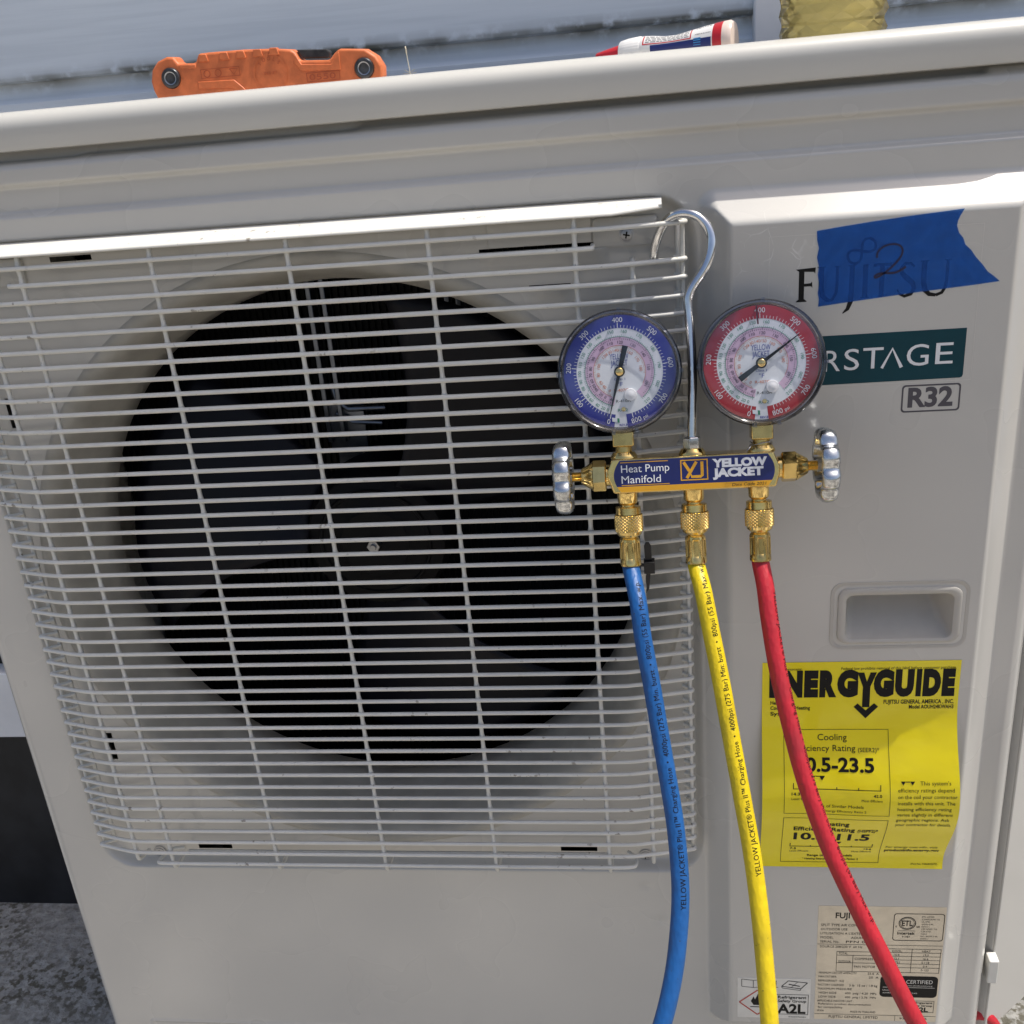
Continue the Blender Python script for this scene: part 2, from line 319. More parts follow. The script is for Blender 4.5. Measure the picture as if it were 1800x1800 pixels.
class MB:
    def __init__(s): s.v = []; s.f = []; s.m = []; s.n = 0
    def add(s, verts, faces, mi=0):
        verts = np.asarray(verts, float).reshape(-1, 3)
        s.v.append(verts); n = s.n
        s.f += [tuple(i + n for i in f) for f in faces]; s.m += [mi] * len(faces); s.n += len(verts); return s
    def box(s, a, b, mi=0):
        (x0, y0, z0), (x1, y1, z1) = a, b
        v = [(x0, y0, z0), (x1, y0, z0), (x1, y1, z0), (x0, y1, z0), (x0, y0, z1), (x1, y0, z1), (x1, y1, z1), (x0, y1, z1)]
        return s.add(v, [(0, 3, 2, 1), (4, 5, 6, 7), (0, 1, 5, 4), (1, 2, 6, 5), (2, 3, 7, 6), (3, 0, 4, 7)], mi)
    def tube(s, path, r, n=10, mi=0, caps=True, closed=False):
        P = np.asarray(path, float); N = len(P)
        rs = np.full(N, r, float) if np.isscalar(r) else np.asarray(r, float)
        T = np.zeros_like(P)
        for i in range(N):
            a = P[(i - 1) % N] if (closed or i > 0) else P[i]; b = P[(i + 1) % N] if (closed or i < N - 1) else P[i]
            t = b - a; T[i] = t / (np.linalg.norm(t) + 1e-12)
        u = np.cross(T[0], (0.31, 0.87, 0.23)); u /= np.linalg.norm(u)
        V = []
        for i in range(N):
            u = u - T[i] * (u @ T[i]); u /= np.linalg.norm(u); w = np.cross(T[i], u)
            for k in range(n):
                a = 2 * math.pi * k / n; V.append(P[i] + rs[i] * (math.cos(a) * u + math.sin(a) * w))
        F = []
        for i in range(N if closed else N - 1):
            j = (i + 1) % N
            for k in range(n):
                l = (k + 1) % n; F.append((i * n + k, i * n + l, j * n + l, j * n + k))
        if caps and not closed:
            F.append(tuple(range(n - 1, -1, -1))); F.append(tuple((N - 1) * n + k for k in range(n)))
        return s.add(V, F, mi)
    def lathe(s, prof, o, ax, n=32, mi=0, ref=None, ph=0.0, rmod=None, capa=True, capb=True):
        """prof: (radius, height along ax)"""
        o = np.asarray(o, float); ax = np.asarray(ax, float); ax = ax / np.linalg.norm(ax)
        ref = np.asarray(ref if ref is not None else ((1, 0, 0) if abs(ax[0]) < 0.9 else (0, 0, 1)), float)
        u = ref - ax * (ref @ ax); u /= np.linalg.norm(u); w = np.cross(ax, u)
        V = []
        for i, (r, h) in enumerate(prof):
            for k in range(n):
                a = 2 * math.pi * k / n + ph; rr = r if rmod is None else rmod(r, h, a, i)
                V.append(o + ax * h + rr * (math.cos(a) * u + math.sin(a) * w))
        N = len(prof); F = []
        for i in range(N - 1):
            for k in range(n):
                l = (k + 1) % n; F.append((i * n + k, i * n + l, (i + 1) * n + l, (i + 1) * n + k))
        if capa: F.append(tuple(range(n - 1, -1, -1)))
        if capb: F.append(tuple((N - 1) * n + k for k in range(n)))
        return s.add(V, F, mi)
    def prism(s, poly, fr, d0, d1, mi=0):
        """poly in (a,b) of frame fr(a,b,d)->xyz extruded from depth d0 to d1"""
        n = len(poly)
        V = [fr(a, b, d0) for a, b in poly] + [fr(a, b, d1) for a, b in poly]
        F = [tuple(range(n)), tuple(range(2 * n - 1, n - 1, -1))] + [(i, i + n, (i + 1) % n + n, (i + 1) % n) for i in range(n)]
        return s.add(V, F, mi)
    def flat(s, poly, fr, d, mi=0):
        return s.add([fr(a, b, d) for a, b in poly], [tuple(range(len(poly)))], mi)
    def ribbon(s, pts, w, fr, d, mi=0):
        P = np.asarray(pts, float); ws = np.full(len(P), w, float) if np.isscalar(w) else np.asarray(w, float)
        L = []; R = []
        for i in range(len(P)):
            t = P[min(i + 1, len(P) - 1)] - P[max(i - 1, 0)]; t /= np.linalg.norm(t) + 1e-9; nn = V3(-t[1], t[0], 0)[:2]
            L.append(P[i] + nn * ws[i] / 2); R.append(P[i] - nn * ws[i] / 2)
        n = len(P); V = [fr(*p, d) for p in L] + [fr(*p, d) for p in R]
        return s.add(V, [(i, i + n, i + 1 + n, i + 1) for i in range(n - 1)], mi)
    def ring(s, r0, r1, a0, a1, fr, d, mi=0, n=64):
        A = np.linspace(a0, a1, n + 1)
        V = [fr(r0 * math.cos(a), r0 * math.sin(a), d) for a in A] + [fr(r1 * math.cos(a), r1 * math.sin(a), d) for a in A]
        return s.add(V, [(i, i + 1, i + n + 2, i + n + 1) for i in range(n)], mi)
    def frame_rect(s, x0, x1, z0, z1, w, fr, d, mi=0):
        for p in ([(x0, z0), (x1, z0), (x1, z0 + w), (x0, z0 + w)], [(x0, z1 - w), (x1, z1 - w), (x1, z1), (x0, z1)],
                  [(x0, z0 + w), (x0 + w, z0 + w), (x0 + w, z1 - w), (x0, z1 - w)], [(x1 - w, z0 + w), (x1, z0 + w), (x1, z1 - w), (x1 - w, z1 - w)]):
            s.flat(p, fr, d, mi)
        return s
    def text(s, t, x0, x1, zb, cap, fr, d, mi=0, bold=0.0, al='f', slant=0.0, rot=0.0, sp=1.0):
        """al f: stretch to x0..x1; l/c/r: natural width at x0 (xs=x1 as width factor)"""
        v, f = text_mesh(t, bold, sp)
        if not len(v): return s
        k = cap / CAP; a0, a1 = v[:, 0].min(), v[:, 0].max()
        if al == 'f': X = x0 + (v[:, 0] - a0) / (a1 - a0) * (x1 - x0)
        else:
            w = k * (x1 or 1.0); X = (v[:, 0] - a0) * w; tot = (a1 - a0) * w
            X = X + x0 - (0 if al == 'l' else tot / 2 if al == 'c' else tot)
        Z = (v[:, 1] - BASE) * k; X = X + slant * Z; Z = Z + zb
        if rot:
            cx, cz = x0, zb + cap / 2; c, sn = math.cos(rot), math.sin(rot)
            X, Z = cx + (X - cx) * c - (Z - cz) * sn, cz + (X - cx) * sn + (Z - cz) * c
        return s.add([fr(a, b, d) for a, b in zip(X, Z)], f, mi)
    def build(s, name, mats, parent=None, smooth=None, bevel=None, local=False, origin=None):
        me = bpy.data.meshes.new(name)
        Vv = np.concatenate(s.v) * MM if s.v else np.zeros((0, 3))
        og = np.zeros(3)
        if origin is not None: og = np.asarray(origin, float) * MM; Vv = Vv - og
        me.from_pydata([tuple(map(float, q)) for q in Vv], [], s.f)
        if not isinstance(mats, (list, tuple)): mats = [mats]
        for m in mats: me.materials.append(m)
        me.polygons.foreach_set('material_index', s.m)
        if smooth is not None:
            me.polygons.foreach_set('use_smooth', [True] * len(s.f))
            if smooth < 179: me.set_sharp_from_angle(angle=rad(smooth))
        me.update()
        o = bpy.data.objects.new(name, me); COL.objects.link(o); o.location = Vector(og)
        if parent is not None: attach(o, parent, local)
        if bevel:
            b = o.modifiers.new('bevel', 'BEVEL'); b.width = bevel[0] * MM; b.segments = bevel[1]; b.limit_method = 'ANGLE'; b.angle_limit = rad(35)
        return o
def world_of(o):
    m = o.matrix_basis.copy()
    while o.parent is not None:
        m = o.parent.matrix_basis @ (o.matrix_parent_inverse @ m); o = o.parent
    return m
def attach(o, parent, local=False):
    o.parent = parent
    if not local: o.matrix_parent_inverse = world_of(parent).inverted()
def tag(o, label, cat, group=None, kind=None):
    o['label'] = label; o['category'] = cat
    if group: o['group'] = group
    if kind: o['kind'] = kind
    return o
def thing(name, label, cat, loc=(0, 0, 0), group=None):
    o = bpy.data.objects.new(name, None); COL.objects.link(o); o.location = Vector(loc) * MM; o.empty_display_size = 0.05
    return tag(o, label, cat, group)
def panel(y): return lambda a, b, d: (a, y + d, b)     # upright plane facing the viewer; d negative = proud

# ------------------------------------------------------------------ setting
def sstep(t): t = np.clip(t, 0, 1); return t * t * (3 - 2 * t)
GZ = -1015.0; WY = 450.0
gm = MB(); gm.add([(-9000, -14000, GZ), (9000, -14000, GZ), (9000, WY + 40, GZ), (-9000, WY + 40, GZ)], [(0, 1, 2, 3)])
g = gm.build('ground', M_ground); g['kind'] = 'structure'
gm = MB(); gm.add([(-9000, -14000, GZ + 6), (9000, -14000, GZ + 6), (9000, -190, GZ + 6), (-9000, -190, GZ + 6)], [(0, 1, 2, 3)])  # unseen pale sheet added in front to bounce warm light onto the unit
g = gm.build('bounce_sheet', M_bounce); g['kind'] = 'structure'

wall = thing('house_wall', 'weathered white lap-sided house wall with black foundation behind the outdoor unit', 'wall', (300, WY + 20, GZ))
def siding_board(x0, x1, zlip, parent):
    # one dropped-lap board: flat face above a lip, scooped band at its top tucked under the next lip
    pr = [(WY + 8, zlip - 2), (WY - 3, zlip), (WY - 4, zlip + 3), (WY - 3.4, zlip + 6), (WY - 3.1, zlip + 14), (WY + 0.5, zlip + 112), (WY + 3.5, zlip + 114.5), (WY + 7, zlip + 117), (WY + 9, zlip + 123), (WY + 9.5, zlip + 132), (WY + 8.5, zlip + 137)]
    m = MB(); xs = np.linspace(x0, x1, 12)
    V = [(x, y, z) for (y, z) in pr for x in xs]; n = len(xs); F = []
    for i in range(len(pr) - 1):
        for k in range(n - 1): F.append((i * n + k, i * n + k + 1, (i + 1) * n + k + 1, (i + 1) * n + k))
    m.add(V, F); o = m.build('siding_board', M_siding, parent, smooth=40)
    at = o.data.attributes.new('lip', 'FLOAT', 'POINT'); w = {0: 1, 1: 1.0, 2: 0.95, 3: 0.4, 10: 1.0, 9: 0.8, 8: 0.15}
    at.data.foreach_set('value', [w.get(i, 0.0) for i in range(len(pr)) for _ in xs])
    return o
for k in range(-5, 4):
    z = 131.5 + 134 * k
    siding_board(-2200, 551, z, wall)
    siding_board(640, 2600, z - 3.5, wall)
t = MB(); t.box((551, WY - 12, -650), (640, WY + 20, 659)); t.build('trim_board', M_trim, wall, bevel=(2, 2))
t = MB(); t.box((-2200, WY - 6, -704), (2600, WY + 30, -600)); t.build('skirt_board', M_trim, wall, bevel=(2, 2))
t = MB(); t.box((-2200, WY + 4, GZ - 20), (2600, WY + 60, -704)); t.build('foundation', M_plinth, wall)
t = MB(); t.box((-2200, WY + 21, -700), (2600, WY + 60, 660)); t.build('sheathing', M_inner, wall)
t = MB(); t.box((-2200, WY - 2, 660), (2600, WY + 60, 4900)); t.build('unseen_shade_wall', M_trim, wall)  # unseen upward extension of the wall, raised to shade the ground

# ------------------------------------------------------------------ outdoor unit
unit = thing('heat_pump_unit', 'large beige outdoor heat pump unit with wire fan guard against the wall', 'heat pump', (295, 175, -770))
XL, XR = -124.0, 713.0
FC = (198.0, -267.0)          # fan centre (x, z)
TILT = 0.0045
def sdf(x, z, x0, x1, z0, z1, r):
    qx = np.abs(x - (x0 + x1) / 2) - (x1 - x0) / 2 + r; qz = np.abs(z - (z0 + z1) / 2) - (z1 - z0) / 2 + r
    return np.hypot(np.maximum(qx, 0), np.maximum(qz, 0)) + np.minimum(np.maximum(qx, qz), 0) - r
def softclip(t, w=0.1): return np.mean([np.clip(t + d, 0, 1) for d in np.linspace(-w, w, 9)], axis=0)
def face_y(x, z):
    z2 = z - TILT * (x - 250)
    y = np.full_like(x, 20.0)
    y = y + 4.6 * (sstep((z2 - 33) / 4.2) - sstep((z2 - 52.3) / 4.2))
    u = np.clip((z2 - 65) / 6, 0, 1); y = y + 6 * (1 - np.sqrt(1 - u * u * 0.999)) + 9 * (z2 > 71.2)
    d = sdf(x, z, -77, 471, -550, 17.5, 32); y = y + 10 * sstep((1 - d) / 8)
    d = sdf(x, z, 473, 688, -722, 16.5, 11); y = y - 20 * softclip(-d / 18.5, 0.10)
    u = np.clip((XL + 12 - x) / 12, 0, 1); y = y + 12 * (1 - np.sqrt(1 - u * u * 0.999))
    u = np.clip((x - XR + 12) / 12, 0, 1); y = y + 12 * (1 - np.sqrt(1 - u * u * 0.999))
    u = np.clip((-784 - z) / 8, 0, 1); y = y + 8 * (1 - np.sqrt(1 - u * u * 0.999))
    # pressed louvre hoods under the two slits in the corner
    for (a, b, zt, h, dp) in ((320, 416, -14.6, 15, 5.0), (354, 387, -41, 12, 4.0)):
        y = y - dp * sstep((x - a) / 12) * sstep((b - x) / 12) * sstep((z - (zt - h)) / h) * (z < zt)
    # shallow dents
    for (dx, dz, dr, dd) in ((420, -566, 4, 0.7), (432, -606, 4.5, 0.9), (48, -640, 3, 0.6)):
        y = y + dd * np.exp(-((x - dx) ** 2 + (z - dz) ** 2) / dr ** 2)
    # pressed rectangle outline by the bottom
    d = np.abs(sdf(x, z, -78, 330, -800, -746, 4)); y = y - 1.0 * np.exp(-(d / 1.6) ** 2)
    return y
HOLES = [(9, 41, -1.2, 2.6), (346.5, 380, -1.2, 2.6), (12, 44, -536.6, -531.4), (347, 379, -536.6, -531.4),
         (-50, -43.5, -437, -409), (430.5, 437, -420, -386), (-56, -50, -125, -101), (323, 413, -14.6, -12.4), (356, 385, -41, -39.2), (574, 651, -311, -271.5)]
def lines(segs, extra):
    L = set()
    for a, b, st in segs:
        for q in np.arange(a, b + 1e-6, st): L.add(round(float(q), 3))
    L = sorted(L); E = sorted(set(extra)); L = [q for q in L if all(abs(q - e) > 0.45 for e in E)] + E
    return np.array(sorted(L))
xs = lines([(XL, -104, 1.0), (-104, -86, 6), (-86, -60, 1.0), (-60, 310, 6), (310, 425, 2.5), (425, 455, 3), (455, 498, 1.0), (498, 660, 6), (660, 694, 1.0), (694, 700, 2), (700, XR, 1.0)],
           [h[0] for h in HOLES] + [h[1] for h in HOLES])
zs = lines([(-792, -780, 1.0), (-780, -752, 4), (-752, -740, 1.0), (-740, -724, 3), (-724, -690, 1.1), (-690, -612, 6), (-612, -558, 2), (-558, -528, 1.1), (-528, -60, 6), (-60, -30, 1.5), (-30, 28, 1.0), (28, 71.6, 0.9), (73, 91, 6)],
           [h[2] for h in HOLES] + [h[3] for h in HOLES])
X, Z = np.meshgrid(xs, zs); Y = face_y(X, Z)
Zt = Z + np.where(Z > 20, TILT * (X - 250) * sstep((Z - 60) / 11), 0)
nx = len(xs); F = []
cx = (xs[:-1] + xs[1:]) / 2; cz = (zs[:-1] + zs[1:]) / 2
for j in range(len(zs) - 1):
    for i in range(nx - 1):
        if math.hypot(cx[i] - FC[0], cz[j] - FC[1]) < 256.5: continue
        if any(h[0] < cx[i] < h[1] and h[2] < cz[j] < h[3] for h in HOLES): continue
        F.append((j * nx + i, j * nx + i + 1, (j + 1) * nx + i + 1, (j + 1) * nx + i))
fp = MB(); fp.add(np.stack([X.ravel(), Y.ravel(), Zt.ravel()], 1), F)
front = fp.build('front_panel', M_paint, unit, smooth=180)
# bell mouth
bm = MB(); bm.lathe([(261.5, 30.4), (260.5, 29.2), (257, 28.9), (253, 29.8), (249, 33), (245.5, 39), (242, 47), (238, 60), (233, 80), (229, 103), (232, 104)], (FC[0], 0, FC[1]), (0, 1, 0), n=128, capa=False, capb=False)
bm.build('bell_mouth', M_dusty, unit, smooth=180)
# casing
c = MB(); c.box((XL, 32.3, -790), (XL + 2, 332, 70)); c.build('side_panel', M_paint, unit)
c = MB(); c.box((XR - 2, 32.3, -790), (XR, 332, 72)); c.build('side_panel', M_paint, unit)
c = MB(); c.box((XL + 2, 330, -790), (XR - 2, 332, 70)); c.build('back_panel', M_inner, unit)
c = MB(); c.box((XL + 2, 34, -791), (XR - 2, 330, -785)); c.build('base_pan', M_inner, unit)
c = MB(); c.box((472, 42, -750), (474, 300, 60)); c.build('partition', M_inner, unit)
c = MB()
c.box((XL + 4, 302, -748), (470, 306, 66))
for k in range(90): c.box((XL + 6 + k * 6.6, 296, -740), (XL + 7.2 + k * 6.6, 302, 60))
c.build('heat_exchanger', M_coil, unit)['kind'] = 'stuff'
for sx in (-60, 600):
    c = MB(); c.box((sx, 30, -830), (sx + 50, 340, -791)); c.box((sx - 6, 12, GZ + 1), (sx + 56, 348, -830)); c.build('foot', M_inner, unit, bevel=(2, 2))
# lid
lid_prof = [(29, 77.2), (19.5, 77.0), (17.1, 77.8), (16.5, 80), (16.5, 92.0)]
for a in np.linspace(0, 90, 9)[1:]: lid_prof.append((28 - 11.5 * math.cos(rad(a)), 92.0 + 10.6 * math.sin(rad(a))))
lid_prof += [(35, 102.3), (38, 99.5), (41, 96.5), (45, 95.2), (334, 95.2), (336, 93), (336, 78), (334, 77)]
lm = MB(); n = len(lid_prof); xsl = [XL - 6 + 50 * (1 - math.cos(rad(q))) for q in range(0, 91, 9)] + [100, 300, 500] + [XR + 6 - 50 * (1 - math.cos(rad(q))) for q in range(90, -1, -9)]
def plan(x): q = max(0, XL + 44 - x, x - XR + 44); return 50 - math.sqrt(max(0, 2500 - q * q))
V = [(x, y + plan(x) * max(0, min(1, (200 - y) / 150)), z + TILT * (x - 250)) for x in xsl for (y, z) in lid_prof]
F = [(i * n + k, (i + 1) * n + k, (i + 1) * n + k + 1, i * n + k + 1) for i in range(len(xsl) - 1) for k in range(n - 1)]
lm.add(V, F); lm.add(V[:n], [tuple(range(n))]); lm.add(V[-n:], [tuple(range(n - 1, -1, -1))])
lm.build('lid', M_cap, unit, smooth=40)
# carrying handle: rim, moat and pocket
def rrect(x0, x1, z0, z1, r, k=6):
    P = []
    for (cx_, cz_, a0) in ((x1 - r, z1 - r, 0), (x0 + r, z1 - r, 90), (x0 + r, z0 + r, 180), (x1 - r, z0 + r, 270)):
        for q in range(k + 1):
            a = rad(a0 + 90 * q / k); P.append((cx_ + r * math.cos(a), cz_ + r * math.sin(a)))
    return P
def loft(mb, loops, cap_last=True, mi=0):
    V = []; n = None
    for (x0, x1, z0, z1, r, y) in loops:
        P = rrect(x0, x1, z0, z1, r); n = len(P); V += [(a, y, b) for a, b in P]
    F = [(i * n + k, i * n + (k + 1) % n, (i + 1) * n + (k + 1) % n, (i + 1) * n + k) for i in range(len(loops) - 1) for k in range(n)]
    if cap_last: F.append(tuple((len(loops) - 1) * n + k for k in range(n)))
    mb.add(V, F, mi)
hm = MB()
loft(hm, [(563.5, 661.5, -318, -262, 9, 0.6), (563.8, 661.2, -317.7, -262.3, 9, -0.5), (566, 659, -315.5, -264.5, 8, -0.3), (567.5, 657.5, -314, -266, 8, 1.2), (568.5, 656.5, -313, -266.8, 7.5, 0.9),
          (569.2, 655.8, -312.4, -267.4, 7.2, -1.6), (570.5, 654.5, -311.4, -268.6, 6.8, -2.2), (573, 652, -310.2, -271, 6, -2.0), (574.5, 650.5, -309.2, -272.3, 5.4, -1.2),
          (575.3, 649.7, -308.8, -273, 5.2, 1.5), (577, 646.5, -303, -274.0, 5, 9), (579, 643, -295, -274.8, 5, 18), (581.5, 640, -288, -275.6, 5, 24), (584, 637.5, -283.5, -276.4, 3, 27), (587, 635, -281, -277.4, 1.6, 28)])
hm.build('carrying_handle', simple('handle_plastic', (0.50, 0.48, 0.435), 0.5, var=0.02, vscale=120), unit, smooth=35)
# mounting plates and screws in the guard recess
def screw(o, ax, r, parent, mat=M_steel, name='screw'):
    m = MB(); m.lathe([(r * 1.25, 0), (r * 1.25, 0.6), (r, 0.8), (r * 0.92, 1.6), (r * 0.5, 2.1), (0.01, 2.2)], o, ax, 20, capb=False)
    a = np.asarray(ax, float); u = np.cross(a, (0.2, 0.1, 0.97)); u /= np.linalg.norm(u); w = np.cross(a, u); oo = np.asarray(o, float)
    for p, q in ((u, w), (w, u)):
        V = [oo + a * 2.25 + p * sx * r * 0.55 + q * sy * r * 0.12 for sx, sy in ((-1, -1), (1, -1), (1, 1), (-1, 1))]
        m.add(V, [(0, 1, 2, 3)], 1)
    return m.build(name, [mat, M_ink], parent, smooth=40)
for (x0, x1, z0, z1) in ((402, 446, -16.5, 3.5), (-64, -12, -16.5, 3.5)):
    m = MB(); loft(m, [(x0, x1, z0, z1, 3, 30.5), (x0 + 0.3, x1 - 0.3, z0 + 0.3, z1 - 0.3, 3, 27.6), (x0 + 1, x1 - 1, z0 + 1, z1 - 1, 2.5, 27.2)])
    m.build('mounting_plate', M_paint, unit, smooth=40)
m = MB(); m.box((330, 28.2, -12), (401, 29.4, 4.2)); m.build('mounting_plate', M_paint, unit, bevel=(0.4, 2))
screw((424.7, 27.3, -8.5), (0, -1, 0), 4.2, unit); screw((-36, 27.3, -8.5), (0, -1, 0), 4.2, unit)
screw((421, 29.6, -540), (0, -1, 0), 4.6, unit); screw((-27, 29.6, -540), (0, -1, 0), 4.6, unit)

# fan
fm = MB(); fm.lathe([(0.01, 103), (30, 103), (31, 104), (46, 106), (47, 104.5), (49, 104.5), (50, 106.5), (60, 110), (64, 118), (65, 160)], (FC[0], 0, FC[1]), (0, 1, 0), 64, capa=False)
for k in range(12):
    a = 2 * math.pi * k / 12; ca, sa = math.cos(a), math.sin(a)
    fm.tube([(FC[0] + 33 * ca, 105, FC[1] + 33 * sa), (FC[0] + 61 * ca, 111, FC[1] + 61 * sa)], 1.1, 6)
fan = fm.build('fan', M_black, unit, smooth=40)
for k in range(3):
    b = MB(); NR, NA = 14, 16; V = []
    for i in range(NR + 1):
        t = i / NR; r = 60 + 161 * t
        for j in range(NA + 1):
            s_ = j / NA
            span = rad(54 + 12 * t); lead = rad(136 + 120 * k + 6 * t * t)
            rr = r - (7 * (1 - s_) ** 3 + 10 * max(0, s_ - 0.75)) * t ** 3
            a = lead + span * (s_ - 0.1)
            yy = 100 + 48 * (1 - s_) ** 1.15 + 8 * t - 10 * math.sin(math.pi * s_) * t
            V.append((FC[0] + rr * math.cos(a), yy, FC[1] + rr * math.sin(a)))
    F = [(i * (NA + 1) + j, i * (NA + 1) + j + 1, (i + 1) * (NA + 1) + j + 1, (i + 1) * (NA + 1) + j) for i in range(NR) for j in range(NA)]
    b.add(V, F); o = b.build('blade', M_blade, fan, smooth=180)
    sol = o.modifiers.new('thick', 'SOLIDIFY'); sol.thickness = 0.003; sol.offset = 0
nm = MB(); nm.lathe([(5.6, 96.5), (6, 97.4), (6, 102), (6, 103.5)], (FC[0], 0, FC[1]), (0, 1, 0), 6); nm.lathe([(2.6, 94.2), (2.9, 95), (2.9, 97)], (FC[0], 0, FC[1]), (0, 1, 0), 14)
nm.build('shaft_nut', M_steel, fan, smooth=30)
# motor bracket behind the blades
m = MB()
for rx in (140, 153): m.box((rx, 198, -205), (rx + 5, 214, -40))
m.box((140, 206, -215), (176, 214, -168)); m.tube([(150, 203, -150), (153, 202, -166), (163, 201, -174), (199, 200, -174)], 3.2, 8); m.tube([(150, 203, -178), (165, 202, -187), (194, 201, -189)], 2.6, 8)
m.box((145, 207, -234), (172, 214, -214));
m.build('motor_bracket', M_dsteel, unit, smooth=40, bevel=(1, 2))
for rx in (262, 272): m = MB(); m.box((rx, 205, -112), (rx + 5, 214, -46)); m.build('bracket_rail', M_dsteel, unit, bevel=(1, 2))
m = MB(); m.lathe([(52, 165), (55, 168), (55, 230), (40, 235)], (FC[0], 0, FC[1]), (0, 1, 0), 40); m.build('motor', M_black, unit, smooth=40)

# wire guard
PZ, PX, RW = 12.0, 97.73, 1.72
gm_ = MB()
def flange_row(x, fy, fz): return [(x, 22, 15.3), (x, 11, 15.2), (x, 3, 12.6), (x, fy, fz + 0.6), (x, fy - 0.3, fz - 0.7), (x, fy + 1.2, fz - 1.4), (x, 11, 12.9), (x, 22, 13.1)]
rows = [flange_row(x, -2.6, 9.2) for x in (-60, 60, 200, 330, 416)] + [flange_row(433, 0.6, 10.2), flange_row(446.5, 3.2, 11.2), flange_row(448.5, 4.0, 11.4)]
V = [p for r in rows for p in r]; n = 8
gm_.add(V, [(i * n + k, i * n + (k + 1) % n, (i + 1) * n + (k + 1) % n, (i + 1) * n + k) for i in range(len(rows) - 1) for k in range(n)] + [tuple(range(n)), tuple((len(rows) - 1) * n + k for k in range(n - 1, -1, -1))])
guard = gm_.build('fan_guard', M_wire, unit, smooth=50, bevel=(0.5, 2))
def smooth_path(pts, it=2):
    P = [np.asarray(p, float) for p in pts]
    for _ in range(it):
        Q = [P[0]]
        for a, b in zip(P[:-1], P[1:]): Q += [a * 0.75 + b * 0.25, a * 0.25 + b * 0.75]
        Q.append(P[-1]); P = Q
    return P
def wire(pts, r=RW, it=2, n=8):
    m = MB(); m.tube(smooth_path(pts, it), r, n); return m.build('wire', M_wire, guard, smooth=180)
for j in range(44):
    z = -PZ * j; dy = 0.25 * math.sin(j * 1.7); dz = 0.35 * math.sin(j * 2.3 + 1)
    z += dz * 0.5
    if j == 1: wire([(-10, 3, z + 0.5), (-9.5, dy, z), (60, dy, z), (330, dy, z), (400.5, dy, z), (402.5, 1, z), (402.5, 7, z + 1)]); continue
    L = [(-58, 17.5, z), (-67, 13, z), (-70.5, 10.6, z), (-66, 9.2, z), (-36, 1.0, z), (-24, dy, z)]
    Rr = [(408, dy, z), (420, 1.6, z), (458, 9, z), (463.5, 10.4, z), (462, 15, z), (456, 18.5, z)]
    if j == 0: L = [(-70, 3, z), (-30, 1, z), (-20, dy, z)]; Rr = [(410, dy, z), (422, 1.2, z), (452, 4.8, z), (461, 6.2, z), (463.5, 10, z)]
    wire(L + [(60, dy, z), (330, dy, z)] + Rr)
zb = -PZ * 44
wire([(4, 20, zb + 1), (-9, 18, zb + 1), (-14.5, 3, zb), (-12, 0.2, zb), (0, 0, zb), (380, 0, zb), (409, 0.2, zb), (413.5, 3, zb), (413, 12, zb + 1), (406, 18.5, zb + 1)])
wire([(8, 18.5, zb - 2), (60, 18.5, zb - 2), (390, 18.5, zb - 2)])
def vwire(pts):
    P = smooth_path(pts, 2); Q = [P[0]]
    for a, b in zip(P[:-1], P[1:]):
        k = max(1, int(np.linalg.norm(b - a) / 2.0)); Q += [a + (b - a) * (q + 1) / k for q in range(k)]
    Q = np.array(Q); zz = Q[:, 2]; dj = np.abs(((-zz / PZ) + 0.5) % 1 - 0.5) * PZ
    r = RW * (1 + 0.42 * np.exp(-(dj / 1.9) ** 2) * ((zz < 2) & (zz > -518)))
    m = MB(); m.tube(Q, r, 8); return m.build('wire', M_wire, guard, smooth=180)
for i in range(5):
    x = PX * i; vwire([(x, 9, 12.2), (x, 2.6, 9), (x, 2.6, -20), (x, 2.6, -280), (x, 2.6, -520), (x, 2.8, -533.5), (x + 0.6, 6, -537), (x + 1, 20, -536)])
vwire([(-33, 16, -22), (-33, 5, -24), (-33, 3.2, -40), (-33, 3.2, -300), (-33, 3.2, -520), (-33, 3.6, -527), (-33, 9, -529.5), (-31, 20, -530)])
vwire([(428, 16, -24), (428, 8, -25), (428, 6.2, -40), (428, 6.2, -300), (428, 6.2, -520), (428, 7, -530), (428, 20, -531)])
wire([(-60, 18.6, -6), (-60, 18.6, -260), (-60, 18.6, -519)]); wire([(458.5, 19.2, 1), (458.5, 19.2, -260), (458.5, 19.2, -519)])
wire([(461.5, 9.5, 2), (461.3, 12.6, -16), (461.3, 12.8, -200), (461.3, 12.8, -518)], r=1.5)
wire([(-67.5, 13.2, -22), (-67.5, 13.2, -250), (-67.5, 13.2, -518)], r=1.3)

# ------------------------------------------------------------------ print and stickers on the unit (raised panel plane y = 0)
PF = panel(0.0)
lg = MB()
